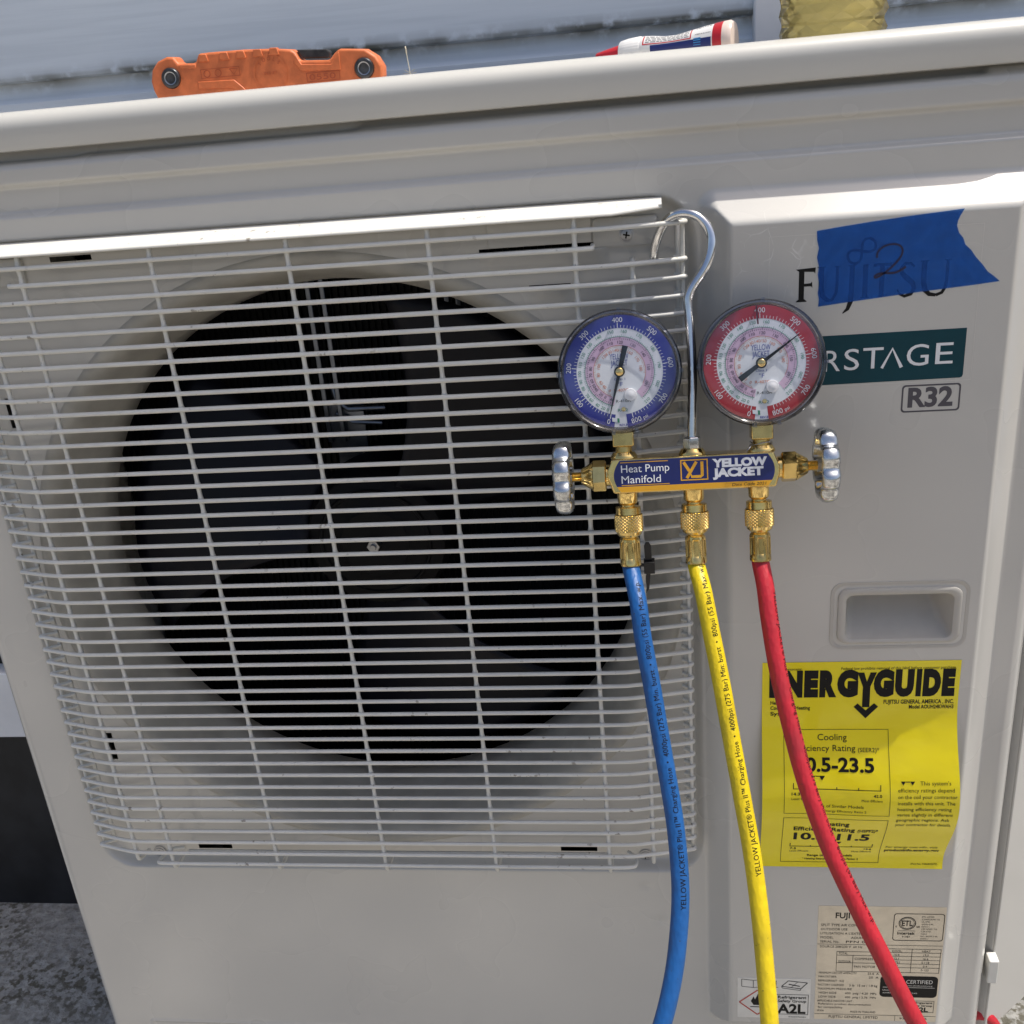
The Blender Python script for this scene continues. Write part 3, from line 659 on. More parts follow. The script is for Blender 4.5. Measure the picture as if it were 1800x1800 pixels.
# serif capitals of the maker's name
lg.flat([(533.1, -33.9), (545.7, -33.2), (545.4, -37.2), (544.6, -36.0), (538.6, -35.6), (538.6, -43.4), (542.6, -43.2), (543.6, -42.2), (543.9, -46.3), (543.0, -45.2), (538.6, -45.2), (538.6, -53.2), (540.4, -54.7), (540.4, -55.2), (533.6, -55.2), (533.6, -54.7), (535.2, -53.4), (535.2, -35.4)], PF, -0.12)
def ustroke(x0, x1, w0, w1):
    lg.ribbon([(x0, -33.2), (x0, -47), (x0 + 1.2, -52), (x0 + 4, -54.8), ((x0 + x1) / 2 + 1, -55.6)], [w0, w0, w0, w0 * 0.8, w1], PF, -0.12)
    lg.ribbon([((x0 + x1) / 2 + 1, -55.6), (x1 - 2.4, -54.2), (x1 - 0.4, -50.5), (x1, -46), (x1, -33.2)], [w1, w1, w1, w1, w1], PF, -0.125)
    for q, w in ((x0, w0), (x1, w1)): lg.flat([(q - w / 2 - 1, -33.6), (q + w / 2 + 1, -33.6), (q + w / 2 + 1, -33.0), (q - w / 2 - 1, -33.0)], PF, -0.13)
ustroke(549.4, 559.4, 3.3, 1.9)
lg.ribbon([(568.6, -33.4), (568.6, -50), (568.2, -57), (566.6, -61.5), (563.6, -64.2)], [3.2, 3.2, 3.2, 2.4, 0.6], PF, -0.12)
lg.flat([(566.0, -33.6), (571.2, -33.6), (571.2, -33.0), (566.0, -33.0)], PF, -0.13)
lg.ribbon([(577, -33.2), (577, -54.8)], 3.2, PF, -0.12)
lg.flat([(574.4, -54.9), (579.6, -54.9), (579.6, -54.3), (574.4, -54.3)], PF, -0.13)
lg.ribbon([(587.4, -33.6), (587.4, -54.8)], 3.2, PF, -0.12); lg.flat([(581.8, -33.0), (593, -33.0), (593, -36.2), (592.4, -35), (582.4, -35), (581.8, -36.2)], PF, -0.13)
lg.ribbon([(607.4, -36.6), (605, -34.2), (601.4, -34.2), (599.2, -37), (599.8, -40.4), (603, -43.6), (606.6, -46.8), (607.8, -50.4), (606, -54), (602, -55.2), (598.8, -53.6), (597.4, -50.6)], [1.2, 1.6, 2.2, 2.6, 3, 3.4, 3.2, 2.8, 2.2, 2, 1.6, 1.0], PF, -0.12)
ustroke(613.4, 627.6, 3.3, 2.0)
A = np.linspace(0, 2 * math.pi, 41)
def lem(a):
    k = 9.5 / (1 + math.sin(a) ** 2); u_, w_ = k * math.cos(a), 1.35 * k * math.sin(a) * math.cos(a); c_, s_ = math.cos(rad(38)), math.sin(rad(38))
    return (574 + u_ * c_ - w_ * s_, -24.5 + u_ * s_ + w_ * c_)
lg.ribbon([lem(a) for a in A], 1.7, PF, -0.12)
lg.build('name_lettering', M_ink, unit)
bd = MB(); bd.flat([(520.5, -78.9), (642.8, -78.2), (642.7, -109.6), (642.2, -111.0), (640.8, -111.6), (520.5, -112.7)], PF, -0.10)
badge = bd.build('teal_badge', M_teal, unit)
bl = MB()
for ch, a, b in (('I', 541.5, 543.0), ('R', 553, 563.4), ('S', 566, 575.6), ('T', 578, 591.0), ('G', 606, 620), ('E', 624.3, 635.4)):
    bl.text(ch, a, b, -103.2 + 0.02 * (b - 553), 14.2, PF, -0.25, 0, 0.0)
for a, b in ((526.5, 539.5), (589.6, 603.8)): bl.ribbon([(a + 0.8, -102.6), ((a + b) / 2, -89.6), (b - 0.8, -102.6)], [1.9, 1.9, 2.3], PF, -0.25)
bl.build('lettering', M_white, badge)
r3 = MB(); r3.text('R32', 608.6, 637.6, -130.4, 12.6, PF, -0.12, 0, 0.035)
P0 = rrect(604.4, 642.3, -134.4, -115.2, 2.4); P1 = rrect(605.5, 641.2, -133.3, -116.3, 1.8); n = len(P0)
r3.add([(a, -0.12, b) for a, b in P0 + P1], [(k, (k + 1) % n, (k + 1) % n + n, k + n) for k in range(n)])
r3.build('refrigerant_lettering', M_greyink, unit)
# clear film edge round the maker's name
cf = MB(); cf.frame_rect(516, 648, -113.5, -12, 0.25, PF, -0.08); cf.build('film_edge', simple('film_edge', (0.66, 0.64, 0.6), 0.3), unit)

# rating plate
np_ = MB(); loft(np_, [(564.2, 667.6, -696.6, -566.4, 0.6, 0.05), (564.2, 667.6, -696.6, -566.4, 0.6, -0.18)])
plate = np_.build('rating_plate', M_foil, unit)
L = MB(); d = -0.32
def rows_text(mb, rows, mi=0):
    for (s_, x0, x1, zt, zb_) in rows:
        h = max(1.7, (zt - zb_)); mb.text(s_, x0, x1, zb_, h, PF, d, mi, 0.004)
L.text('FUJITSU', 578.4, 603.4, -579.6, 5.8, PF, d, 0, 0.02)
rows_text(L, [('SPLIT TYPE AIR CONDITIONER', 566.9, 611.3, -586, -588.6), ('OUTDOOR USE', 566.8, 588.7, -590.8, -593.2), ("UTILISATION A L'EXTERIEUR", 566.5, 608.5, -595.4, -597.8), ('MODEL', 566.7, 577.5, -600, -602.4), ('AOUH24KWAH3', 592, 616.7, -600, -602.4),
              ('SERIAL No.', 566.6, 582.5, -604.6, -607), ('PFN 0 0 1', 588, 613, -604.6, -607), ('SOURCE 208/230 V  60 Hz', 566.7, 601.7, -610.2, -612.6), ('TOTAL', 582.5, 590, -617.6, -620), ('OUTDOOR', 582.5, 592.8, -627, -629.4), ('COMPRESSOR', 596, 616, -623.6, -626), ('FAN MOTOR', 596, 613.5, -632.6, -635),
              ('MINIMUM CIRCUIT AMPACITY', 566.7, 598.5, -640.4, -642.6), ('23.6  A', 607.6, 617, -640.4, -642.6), ('MAX.CKT.BKR.', 566.5, 582, -644.8, -647), ('25  A', 608.8, 617, -644.8, -647), ('REFRIGERANT : R32', 566.5, 588.3, -649.6, -651.8), ('FACTORY CHARGED', 566.4, 588.3, -654.4, -656.6), ('3 lb  15 oz / 1.8 kg', 592.8, 616.4, -654.4, -656.8),
              ('MAXIMUM PRESSURE', 566.4, 595.1, -659.0, -661.2), ('HIGH SIDE', 567.3, 582.3, -663.7, -666), ('600  psig / 4.20  MPa', 589.8, 616.2, -663.7, -666), ('LOW SIDE', 567.1, 581.8, -668.4, -670.6), ('400  psig / 2.76  MPa', 589.6, 616, -668.4, -670.6), ('APPLICABLE INDOOR UNIT :', 566.3, 597.2, -673.2, -675.4),
              ('Reference product documentation', 567.2, 612.1, -676.9, -679), ('for compatibility', 567.1, 588.1, -680.8, -683), ('IPX4', 566.6, 572.1, -685.2, -687.2), ('MADE IN THAILAND', 595, 616.3, -685.6, -687.8), ('FUJITSU GENERAL LIMITED', 576.7, 618.7, -694, -691.2 - 0.0)][:-1])
L.text('FUJITSU GENERAL LIMITED', 576.7, 618.7, -694.4, 2.8, PF, d)
L.text('9378890025', 637, 660, -694.2, 2.0, PF, d)
for za in (-608.9, -690.2): L.flat([(564.4, za), (667.4, za), (667.4, za + 0.35), (564.4, za + 0.35)], PF, d)
L.frame_rect(580.8, 666.4, -639.6, -616.6, 0.4, PF, d)
for za in (-612.9, -617, -621.2, -625.4, -629.7, -634.0): L.flat([(619 if za != -621.2 and za != -629.7 else 581, za), (666.6, za), (666.6, za + 0.35), (619 if za != -621.2 and za != -629.7 else 581, za + 0.35)], PF, d - 0.02)
for xa, z1_, z0_ in ((619, -612.9, -639.4), (642.6, -612.9, -639.4), (594.3, -621, -639.4), (666.2, -612.9, -616.6)): L.flat([(xa, z0_), (xa + 0.4, z0_), (xa + 0.4, z1_), (xa, z1_)], PF, d - 0.01)
for k, (a, b) in enumerate((('COOL', 'HEAT'), ('15.0', '19.5'), ('12.1', '16.6'), ('3.731', '5.118'), ('0.4', '0.4'), ('0.123', '0.123'))):
    z_ = -616 - 4.25 * k; L.text(a, 630.5, 1.0, z_ - 0.1, 2.0, PF, d, 0, 0.0, 'c'); L.text(b, 654.5, 1.0, z_ - 0.1, 2.0, PF, d, 0, 0.0, 'c')
P0 = rrect(625.8, 666.8, -603.4, -573.6, 2.6); P1 = rrect(626.4, 666.2, -602.8, -574.2, 2.2); n = len(P0)
L.add([(a, d, b) for a, b in P0 + P1], [(k, (k + 1) % n, (k + 1) % n + n, k + n) for k in range(n)])
def cfr(cx_, cz_): return lambda a, b, dd: (cx_ + a, dd, cz_ + b)
L.ring(6.3, 7.0, 0, 2 * math.pi, cfr(637, -584.2), d); L.ring(5.4, 5.8, 0, 2 * math.pi, cfr(637, -584.2), d)
L.text('ETL', 632.6, 641.4, -587, 5.6, PF, d, 0, 0.02); L.text('c', 627.6, 1, -588.6, 2.2, PF, d, 0, 0.02, 'l'); L.text('us', 644.6, 1, -588.6, 2.2, PF, d, 0, 0.02, 'l')
L.text('Intertek', 629.6, 643.8, -596.6, 2.9, PF, d, 0, 0.02); L.text('91987', 636.8, 1, -600, 1.8, PF, d, 0, 0.0, 'c'); L.flat([(630, -592.6), (644, -592.6), (644, -592.3), (630, -592.3)], PF, d)
for k, s_ in enumerate(('ETL LISTED', 'CONFORMS TO', 'UL STD.', '60335-2-40,', '60335-1', 'CERTIFIED TO', 'CSA STD.', 'C22.2', 'NO. 60335-2-40,', '60335-1')): L.text(s_, 648.6, 0.95, -577.8 - 2.65 * k, 1.45, PF, d, 0, 0.0, 'l')
P0 = rrect(618.6, 666.4, -668, -643.4, 4); L.flat(P0, PF, d)
L.frame_rect(643.2, 665, -685.6, -671.8, 0.4, PF, d)
L.text('Refrigerant', 645, 663.6, -675.2, 2.1, PF, d, 0, 0.02); L.text('Safety Group', 645, 663.6, -678.5, 2.0, PF, d, 0, 0.02); L.text('A2L', 647.5, 660.5, -684.6, 4.8, PF, d, 0, 0.035)
L.flat([(633, -696.4), (633.3, -696.4), (633.3, -690.2), (633, -690.2)], PF, d)
L.build('lettering', M_ink, plate)
L = MB(); d = -0.46
L.text('AHRI', 623, 638, -652.4, 5.6, PF, d, 0, 0.03); L.text('CERTIFIED', 640.2, 662, -651.8, 4.2, PF, d, 0, 0.01); L.text('www.ahridirectory.org', 640.2, 662, -654.8, 1.4, PF, d)
L.flat([(621, -656.6), (664, -656.6), (664, -656.2), (621, -656.2)], PF, d)
L.text('Unitary AC & HP', 621, 641, -660.4, 1.6, PF, d); L.text('AHRI Standard 210/240', 621, 650, -663.6, 1.4, PF, d)
L.build('reversed_lettering', M_foilw, plate)
# refrigerant safety sticker
w_ = MB(); loft(w_, [(497.4, 560.4, -696.8, -649.4, 0.6, 0.05), (497.4, 560.4, -696.8, -649.4, 0.6, -0.18)]); wst = w_.build('safety_sticker', M_foilw, unit)
L = MB(); d = -0.32
def polyline(P, w, closed=True):
    P = list(P) + ([P[0]] if closed else [])
    for a, b in zip(P[:-1], P[1:]): L.ribbon([a, b], w, PF, d)
polyline([(501, -651), (501, -659.6), (511, -660.8), (511, -652.4)], 0.5); polyline([(511, -652.4), (511, -660.8), (521, -659.6), (521, -651)], 0.5)
L.text('i', 514.6, 517.4, -659.4, 6.4, PF, d, 0, 0.06)
for k in range(3): polyline([(527.5 + k * 1.6, -652.6 + 0.3 * k), (527.5 + k * 1.6, -660 + 0.3 * k), (530 + k * 1.2, -660.2)], 0.45, False)
polyline([(541, -652), (557.4, -654), (552, -661), (535.4, -658.6)], 0.7); polyline([(535.4, -658.6), (536, -660.6), (551.6, -663), (552, -661)], 0.5, False); polyline([(541.5, -656), (551, -658.2)], 1.0, False); polyline([(549.2, -653), (543.6, -659.8)], 0.4, False)
L.frame_rect(530.8, 558.8, -692, -668, 0.45, PF, d)
L.text('Refrigerant', 532.4, 557, -673, 3.2, PF, d, 0, 0.02); L.text('Safety Group', 532.4, 557, -677.4, 3.0, PF, d, 0, 0.02); L.text('A2L', 532, 556.6, -690.4, 10.4, PF, d, 0, 0.035)
L.flat([(509, -677), (511.4, -671.4), (512.6, -675), (515.4, -667.6), (516.6, -674.6), (519.4, -671.6), (519.8, -677), (517.6, -681.6), (511.4, -681.6)], PF, d)
L.flat([(508.6, -684.2), (521.6, -684.2), (521.6, -683.3), (508.6, -683.3)], PF, d)
L.text('9320476081', 542, 557, -695.6, 1.5, PF, d)
L.build('lettering', M_ink, wst)
L = MB(); polyline([(499, -678.4), (514.8, -663.8), (530.2, -678.4), (514.8, -693)], 1.2); L.build('hazard_diamond', M_redline, wst)

# side cover standing ajar at the right
cv = MB()
def cvf(a, b, dd):       # a along the cover away from the corner, dd thickness
    ux, uy = math.cos(rad(41)), math.sin(rad(41)); return (722 + a * ux + dd * uy * 1.0, 36 + a * uy - dd * ux, b)
cv.prism([(0, -748), (190, -748), (190, 60), (0, 60)], cvf, 0, 2.0)
cv.prism([(0.2, -746), (2.4, -746), (2.4, 58), (0.2, 58)], cvf, -12, 0)
cover = cv.build('side_cover', paint_mat('beige_enamel_cover', CREAM, 0.42, True), unit, bevel=(0.7, 2))
c = MB(); c.box((716, 24, -676), (724.5, 36, -650)); c.build('clip_block', M_wire, unit, bevel=(1.2, 2))
for k, (px_, r_, m_) in enumerate(((717.5, 3.2, M_rubber), (722, 2.6, M_rubber))):
    c = MB(); c.tube(smooth_path([(px_, 62, -420), (px_ + 2 * k, 58, -560), (px_ - 1, 64, -640), (px_ + 3, 60, -745)]), r_, 8); c.build('cable', m_, unit, smooth=180)
c = MB(); c.tube(smooth_path([(712, 48, -742), (722, 40, -728), (738, 44, -752), (748, 60, -790), (750, 70, -1000)]), 5.5, 12); c.build('red_line', M_hred, unit, smooth=180)

# ------------------------------------------------------------------ masking tape
tp = MB()
tear = [(635.1, -2.3), (633.0, -6), (631.6, -9.5), (631.2, -12.4), (632.8, -17), (635.6, -20.4), (637.2, -24.6), (641, -28.2), (644.4, -33), (648.6, -37.6), (652.2, -42.4), (656.6, -45.8), (660.1, -49)]
bot = [(645, -50.4), (625, -51.9), (605.6, -53.4), (585, -55.3), (566, -57.0), (547.9, -58.8)]
lef = [(548.3, -54), (547.4, -50), (548.1, -44), (547.0, -38), (547.6, -33), (546.2, -27), (547.2, -21), (546.0, -16), (545.7, -10.2)]
top = [(560, -8.6), (580, -6.6), (600, -4.9), (618, -3.6)]
poly = tear + bot + lef + top
tp.prism(poly, PF, -0.22, -0.42)
tape = tp.build('masking_tape', M_tape, origin=(600, 0, -58))
tag(tape, 'torn strip of blue masking tape marked 2 over the black lettering', 'tape')
L = MB(); two = [(583.6, -29.4), (583.4, -26.6), (585.4, -23.6), (589.4, -21.6), (594.4, -21.2), (598.2, -23), (599.4, -26.2), (598.2, -30), (595, -34), (590.6, -38), (586.4, -41), (583.0, -42.4), (582.4, -41.2), (584.6, -39.6), (588.6, -39.4), (593, -39.8), (597, -39.2), (601.8, -36.2)]
P = smooth_path([(a, b, 0) for a, b in two], 2); L.ribbon([p[:2] for p in P], np.linspace(0.95, 1.25, len(P)), PF, -0.6)
L.build('handwritten_number', simple('marker_ink', (0.016, 0.008, 0.03), 0.4), tape)

# ------------------------------------------------------------------ yellow energy label (paper, bulging away from the panel)
EX0, EX1, EZ0, EZ1 = 515.2, 659.9, -328.8, -529.0
def eg(a, b, dd):
    u = (a - EX0) / (EX1 - EX0); v = (EZ0 - b) / (EZ0 - EZ1)
    t = np.clip((v - 0.12) / 0.88, 0, 1)
    bul = math.sin(math.pi * t ** 1.25) ** 2
    w = 0.7 + 0.3 * u
    y = -0.35 - 15.0 * bul * w - 1.3 * math.sin(9 * u + 4 * v) * bul * 0.5 - 2.2 * max(0, v - 0.93) / 0.07 * (0.3 + 0.7 * u)
    zc = b + 5.0 * sstep((v - 0.55) / 0.45)
    return (a + 5.0 * bul * u * 0.9, y + dd, zc)
e = MB(); NU, NV = 28, 48
V = []
for off in (0.0, 0.18):
    for j in range(NV + 1):
        for i in range(NU + 1): V.append(eg(EX0 + (EX1 - EX0) * i / NU, EZ0 + (EZ1 - EZ0) * j / NV, off))
n1 = (NU + 1) * (NV + 1); F = []
for j in range(NV):
    for i in range(NU):
        q = j * (NU + 1) + i; F.append((q, q + NU + 1, q + NU + 2, q + 1)); F.append((n1 + q, n1 + q + 1, n1 + q + NU + 2, n1 + q + NU + 1))
e.add(V, F); egl = e.build('energy_label', M_eg, smooth=180, origin=(588, 0, -529))
tag(egl, 'bright yellow paper energy rating label peeling on the beige panel below the handle', 'label')
L = MB(); d = -0.22
def T(s_, x0, x1, zt, zb_, bold=0.0): L.text(s_, x0, x1, zb_, zt - zb_, eg, d, 0, bold)
T('U.S. Government', 520.4, 544.4, -333.6, -335.9, 0.01); T('Federal law prohibits removal of this label before consumer purchase.', 573.5, 656.6, -333.6, -335.9, 0.005)
def heavy(ch, x0, x1, zt=-338.4, zb_=-357.6): L.text(ch, x0, x1, zb_, zt - zb_, eg, d, 0, 0.085)
for ch, a, b in (('E', 520.6, 531.2), ('N', 532.0, 545.4), ('E', 546.6, 557.0), ('R', 558.0, 570.6), ('G', 571.0, 586.4), ('G', 597.8, 612.6), ('U', 613.4, 627.0), ('I', 628.6, 632.4), ('D', 633.6, 646.4), ('E', 647.4, 656.6)): heavy(ch, a, b)
for pl in ([(585.6, -338.4), (590.4, -338.4), (592.7, -346.5), (595.0, -338.4), (599.6, -338.4), (595.4, -351), (595.4, -369.0), (590.0, -369.0), (590.0, -351)],
           [(583.8, -368.6), (586.6, -365.6), (592.7, -371.8), (598.8, -365.6), (601.8, -368.6), (592.7, -378.6)]): L.flat(pl, eg, d - 0.03)
T('FUJITSU GENERAL AMERICA , INC.', 605.7, 656.8, -362.8, -366.2, 0.02); T('Model AOUH24KWAH3', 624.4, 656.8, -367.4, -370.6, 0.02)
T('Heat Pump', 521.6, 537.6, -363.0, -366, 0.02); T('Cooling and Heating', 521.6, 551.4, -367.6, -370.6, 0.02); T('System', 521.6, 531.4 + 7, -372.6, -375.6, 0.02)
def rect(x0, x1, z1_, z0_, w=0.35): 
    for p in ([(x0, z0_), (x1, z0_), (x1, z0_ + w), (x0, z0_ + w)], [(x0, z1_ - w), (x1, z1_ - w), (x1, z1_), (x0, z1_)]):
        k = 10; L.add([eg(p[0][0] + (p[1][0] - p[0][0]) * q / k, p[s2][1], d) for s2 in (0, 2) for q in range(k + 1)], [(q, q + 1, q + k + 2, q + k + 1) for q in range(k)])
    for xa in (x0, x1 - w):
        k = 14; L.add([eg(xa + s2 * w, z0_ + (z1_ - z0_) * q / k, d) for s2 in (0, 1) for q in range(k + 1)], [(q, q + k + 1, q + k + 2, q + 1) for q in range(k)])
rect(531.6, 609.6, -387.8, -462.6); rect(531.6, 609.6, -467.4, -523.8)
T('Cooling', 557.1, 578.8, -391.8, -397.0, 0.015); T('Efficiency Rating', 540.4, 585.0, -401.0, -406.0, 0.015); T('(SEER2)*', 586.9, 602.6, -403.2, -406.6, 0.015)
T('20.5-23.5', 540.2, 598.3, -411.8, -422.8, 0.03)
def tris(x0, x1, zt, h):
    w = h * 1.15; L.flat([(x0, zt), (x0 + w, zt), (x0 + w / 2, zt - h)], eg, d); L.flat([(x1 - w, zt), (x1, zt), (x1 - w / 2, zt - h)], eg, d); L.flat([(x0 + w, zt - 0.8), (x1 - w, zt - 0.8), (x1 - w, zt), (x0 + w, zt)], eg, d - 0.02)
tris(550.4, 562.1, -426.6, 4.0); tris(563.3, 578.2, -498.0, 3.2); tris(617.2, 627.6, -429.9, 3.2)
def scale(x0, x1, zb_, h):
    k = 12; L.add([eg(x0 + (x1 - x0) * q / k, zb_ + s2 * 0.6, d) for s2 in (0, 1) for q in range(k + 1)], [(q, q + 1, q + k + 2, q + k + 1) for q in range(k)])
    for q in range(5):
        xx = x0 + (x1 - x0) * q / 4; hh = h if q in (0, 4) else h * 0.45; L.flat([(xx - 0.3, zb_), (xx + 0.3, zb_), (xx + 0.3, zb_ + hh), (xx - 0.3, zb_ + hh)], eg, d - 0.02)
scale(538.6, 602.6, -438.4, 5.4); scale(538.6, 602.6, -505.4, 4.4)
T('14.3', 537.2, 543.4, -441.6, -444.0, 0.02); T('42.0', 597.4, 603.6, -441.6, -444.0, 0.02); T('Least Efficient', 537.2, 553.4, -446.2, -448.4, 0.01); T('Most Efficient', 588.8, 604.1, -446.2, -448.4, 0.01)
T('Range of Similar Models', 552.4, 590.4, -452.2, -455.0, 0.01); T('*Seasonal Energy Efficiency Ratio 2', 548.5, 592.6, -457.6, -459.8, 0.01)
T('Heating', 560.0, 581.4, -471.5, -476.0, 0.02); T('Efficiency Rating', 540.0, 586.4, -478.6, -483.2, 0.02); T('(HSPF2)*', 588.4, 603.8, -480.2, -483.6, 0.02)
T('10.5-11.5', 540.6, 598.7, -487.0, -495.4, 0.03)
T('7.5', 538.6, 543.6, -506.9, -509.0, 0.02); T('14.6', 596.8, 602.6, -506.9, -509.0, 0.02); T('Least Efficient', 538.6, 553.6, -510.2, -512.2, 0.01); T('Most Efficient', 587.4, 602.7, -510.2, -512.2, 0.01)
T('Range of Similar Models', 552.8, 588.5, -515.1, -517.4, 0.02); T('* Heating Seasonal Performance Factor 2', 549.0, 593.4, -519.2, -521.0, 0.02)
for k, (s_, x1) in enumerate((("This system's", 653.6), ('efficiency ratings depend', 656.0), ('on the coil your contractor', 658.0), ('installs with this unit. The', 656.6), ('heating efficiency rating', 654.4), ('varies slightly in different', 655.8), ('geographic regions. Ask', 654.0), ('your contractor for details.', 656.2))):
    zt = -429.8 - 5.9 * k; T(s_, 631.4 if k == 0 else 615.2, x1, zt, zt - 3.3, 0.0)
T('For energy cost info, visit', 613.4, 653.2, -503.4, -506.0, 0.01); T('productinfo.energy.gov', 612.8, 655.2, -507.6, -510.4, 0.03); T('(Part No. 9386842077)', 635.0, 655.6, -523.4, -525.2, 0.01)
L.build('lettering', M_ink, egl)

# ------------------------------------------------------------------ manifold gauge set
mani = thing('gauge_manifold', 'brass gauge manifold with blue and red dials hooked on the fan guard', 'gauge set')
tl = rad(14.0)
ex = Vector((1.0, 0.0, 0.012)).normalized(); n0 = Vector((0, -math.cos(tl), math.sin(tl)))
ey = -(n0 - ex * n0.dot(ex)).normalized(); ez = ex.cross(ey)
MW = Matrix.Identity(4)
for i in range(3): MW[i][0] = ex[i]; MW[i][1] = ey[i]; MW[i][2] = ez[i]
MW.translation = Vector((463.4, -50.0, -153.1)) * MM
mani.matrix_basis = MW
def mworld(x, y, z): q = MW @ (Vector((x, y, z)) * MM) / MM; return V3(*q)
LF = lambda a, b, dd: (a, dd, b)
b = MB(); b.prism([(-53, 11.7), (-56.4, 4.6), (-56.4, -1), (-52.6, -11.4), (52.8, -11.4), (55.6, -3), (55.6, 2.2), (51.8, 11.7)], LF, 0, 22)
body = b.build('body', M_brass, mani, bevel=(1.2, 3), local=True)
PY = 10.5
for gx in (-45, 0, 45):
    b = MB(); b.lathe([(9, 11.0), (9, 12.4), (8.2, 13.8), (7.2, 15.4), (4, 15.5)], (gx, PY, 0), (0, 0, 1), 28); b.build('top_boss', M_brass, mani, smooth=40, local=True)
for gx in (-44, 0, 42.5):
    b = MB(); b.lathe([(6.9, -10.8), (6.7, -18.4), (6.0, -19.6), (4.8, -20.4), (4.8, -26)], (gx, PY, 0), (0, 0, 1), 28); b.build('hose_port', M_brass, mani, smooth=40, local=True)
# sticker on the body
lb = MB(); arc = lambda s_, z0_, z1_: [(s_ * (52.2 - 4.2 * ((z_ - 0.2) / 10.4) ** 2 * 1.0), z_) for z_ in np.linspace(z0_, z1_, 9)]
lb.flat(arc(1, -6.8, 10.6) + arc(-1, 10.6, -6.8), LF, -0.12, 0); lb.flat(arc(1, -10.4, -6.8) + arc(-1, -6.8, -10.4), LF, -0.12, 1)
sticker = lb.build('body_sticker', [M_navy, M_amber], mani, local=True)
L = MB()
L.text('Heat Pump', -47.2, -15.6, 2.6, 4.9, LF, -0.22, 0, 0.0); L.text('Manifold', -47.2, -21.4, -4.6, 4.9, LF, -0.22, 0, 0.0)
L.build('title_lettering', M_white, sticker, local=True); L = MB()
L.text('YELLOW', 12.2, 47.4, 3.5, 4.9, LF, -0.22, 0, 0.06); L.text('JACKET', 12.4, 45.0, -2.9, 5.0, LF, -0.22, 0, 0.06)
L.build('lettering', M_white, sticker, local=True)
L = MB(); L.frame_rect(-8.4, 9.4, -4.6, 9.2, 0.75, LF, -0.22)
L.ribbon([(-6.2, 7.6), (-2.6, 1.6)], 1.9, LF, -0.22); L.ribbon([(2.0, 7.6), (-4.4, -3.0)], 1.9, LF, -0.23)
L.ribbon([(5.6, 7.6), (5.6, -1.6), (4.6, -2.2), (-1.2, -2.2), (-1.8, -0.4)], [1.9, 1.9, 1.9, 1.7, 1.0], LF, -0.24)
for x0, x1, z_ in ((-47.6, -16.4, 9.0), (-47.2, -15.8, -6.2)): L.flat([(x0, z_), (x1, z_), (x1, z_ + 0.5), (x0, z_ + 0.5)], LF, -0.22)
L.build('logo', M_amber, sticker, local=True)
L = MB(); L.text('Date Code 2021', 24.6, 46.2, -9.6, 1.9, LF, -0.22, 0, 0.0, slant=0.2); L.build('date_lettering', M_ink, sticker, local=True)

# valves and handwheels
def knob(sgn):
    b = MB(); ax = (sgn, 0, 0); o = (0, PY, 0)
    b.lathe([(7.2, 55.2), (7.2, 57.5)], o, ax, 28)
    b.lathe([(9.2, 57.4), (10.4, 58.2), (10.4, 66.2), (9.6, 67.2)], o, ax, 6, ref=(0, 0, 1), ph=rad(12))
    b.lathe([(9.4, 66.6), (8.6, 68.5), (5.2, 74.2), (4.4, 74.6), (0.1, 74.6)], o, ax, 24, capa=False, capb=False)
    b.build('valve_bonnet', M_brass, mani, smooth=30, local=True)
    s_ = MB(); pr = []
    for k in range(20): pr.append((3.5 if k % 2 else 2.9, 74.2 + k * 0.45))
    s_.lathe(pr, o, ax, 18); s_.lathe([(4.4, 80.6), (4.4, 84.5)], o, ax, 6, mi=1)
    s_.build('valve_stem', [M_brass, M_zinc], mani, smooth=25, local=True)
    w = MB(); NL = 8
    def rm(r, h, a, i):
        if r < 10: return r
        return r * (1.03 - 0.17 * (0.5 + 0.5 * math.cos(NL * a)) ** 2.2)
    pr = [(3.6, 84.0), (6.0, 84.0), (6.6, 84.6), (7.4, 86.8), (15.5, 87.6), (18.6, 86.6), (19.4, 82.0), (20.6, 80.6), (22.6, 80.8), (24.0, 82.4), (24.6, 85.4), (24.2, 89.0), (22.6, 91.4), (18.6, 92.6), (9.5, 93.0), (3.0, 92.8)]
    w.lathe(pr, o, ax, 96, ref=(0, 0, 1), ph=rad(9 if sgn > 0 else 20), rmod=rm)
    w.build('handwheel', M_zinc, mani, smooth=75, local=True)
knob(-1); knob(1)
# hook rod
hk = MB(); pth = [(0, 11, 14), (0.6, 11, 30), (2.6, 10.5, 71), (1.6, 10, 98), (0.9, 9.8, 108), (1.6, 9.4, 115), (5.6, 8.8, 122), (11.4, 8.4, 129.2), (15.6, 8.2, 137), (17.8, 8.2, 146.4), (16.0, 8.4, 156.5), (9.4, 8.8, 164.6), (1.2, 10.6, 167.6), (-6.6, 15, 166.6), (-12.6, 21, 162.0), (-17.2, 26.4, 153.5), (-19.4, 29.6, 145), (-20.0, 31, 138.0)]
hk.tube(smooth_path(pth, 2), 3.15, 14); hk.build('hanging_hook', M_chrome, mani, smooth=180, local=True)
hk = MB(); hk.lathe([(6.0, 15.2), (6.2, 15.8), (6.2, 22.4), (5.6, 23.2)], (0, PY, 0), (0, 0, 1), 6, ph=rad(18)); hk.build('hook_nut', M_zinc, mani, smooth=30, local=True, bevel=(0.4, 2))

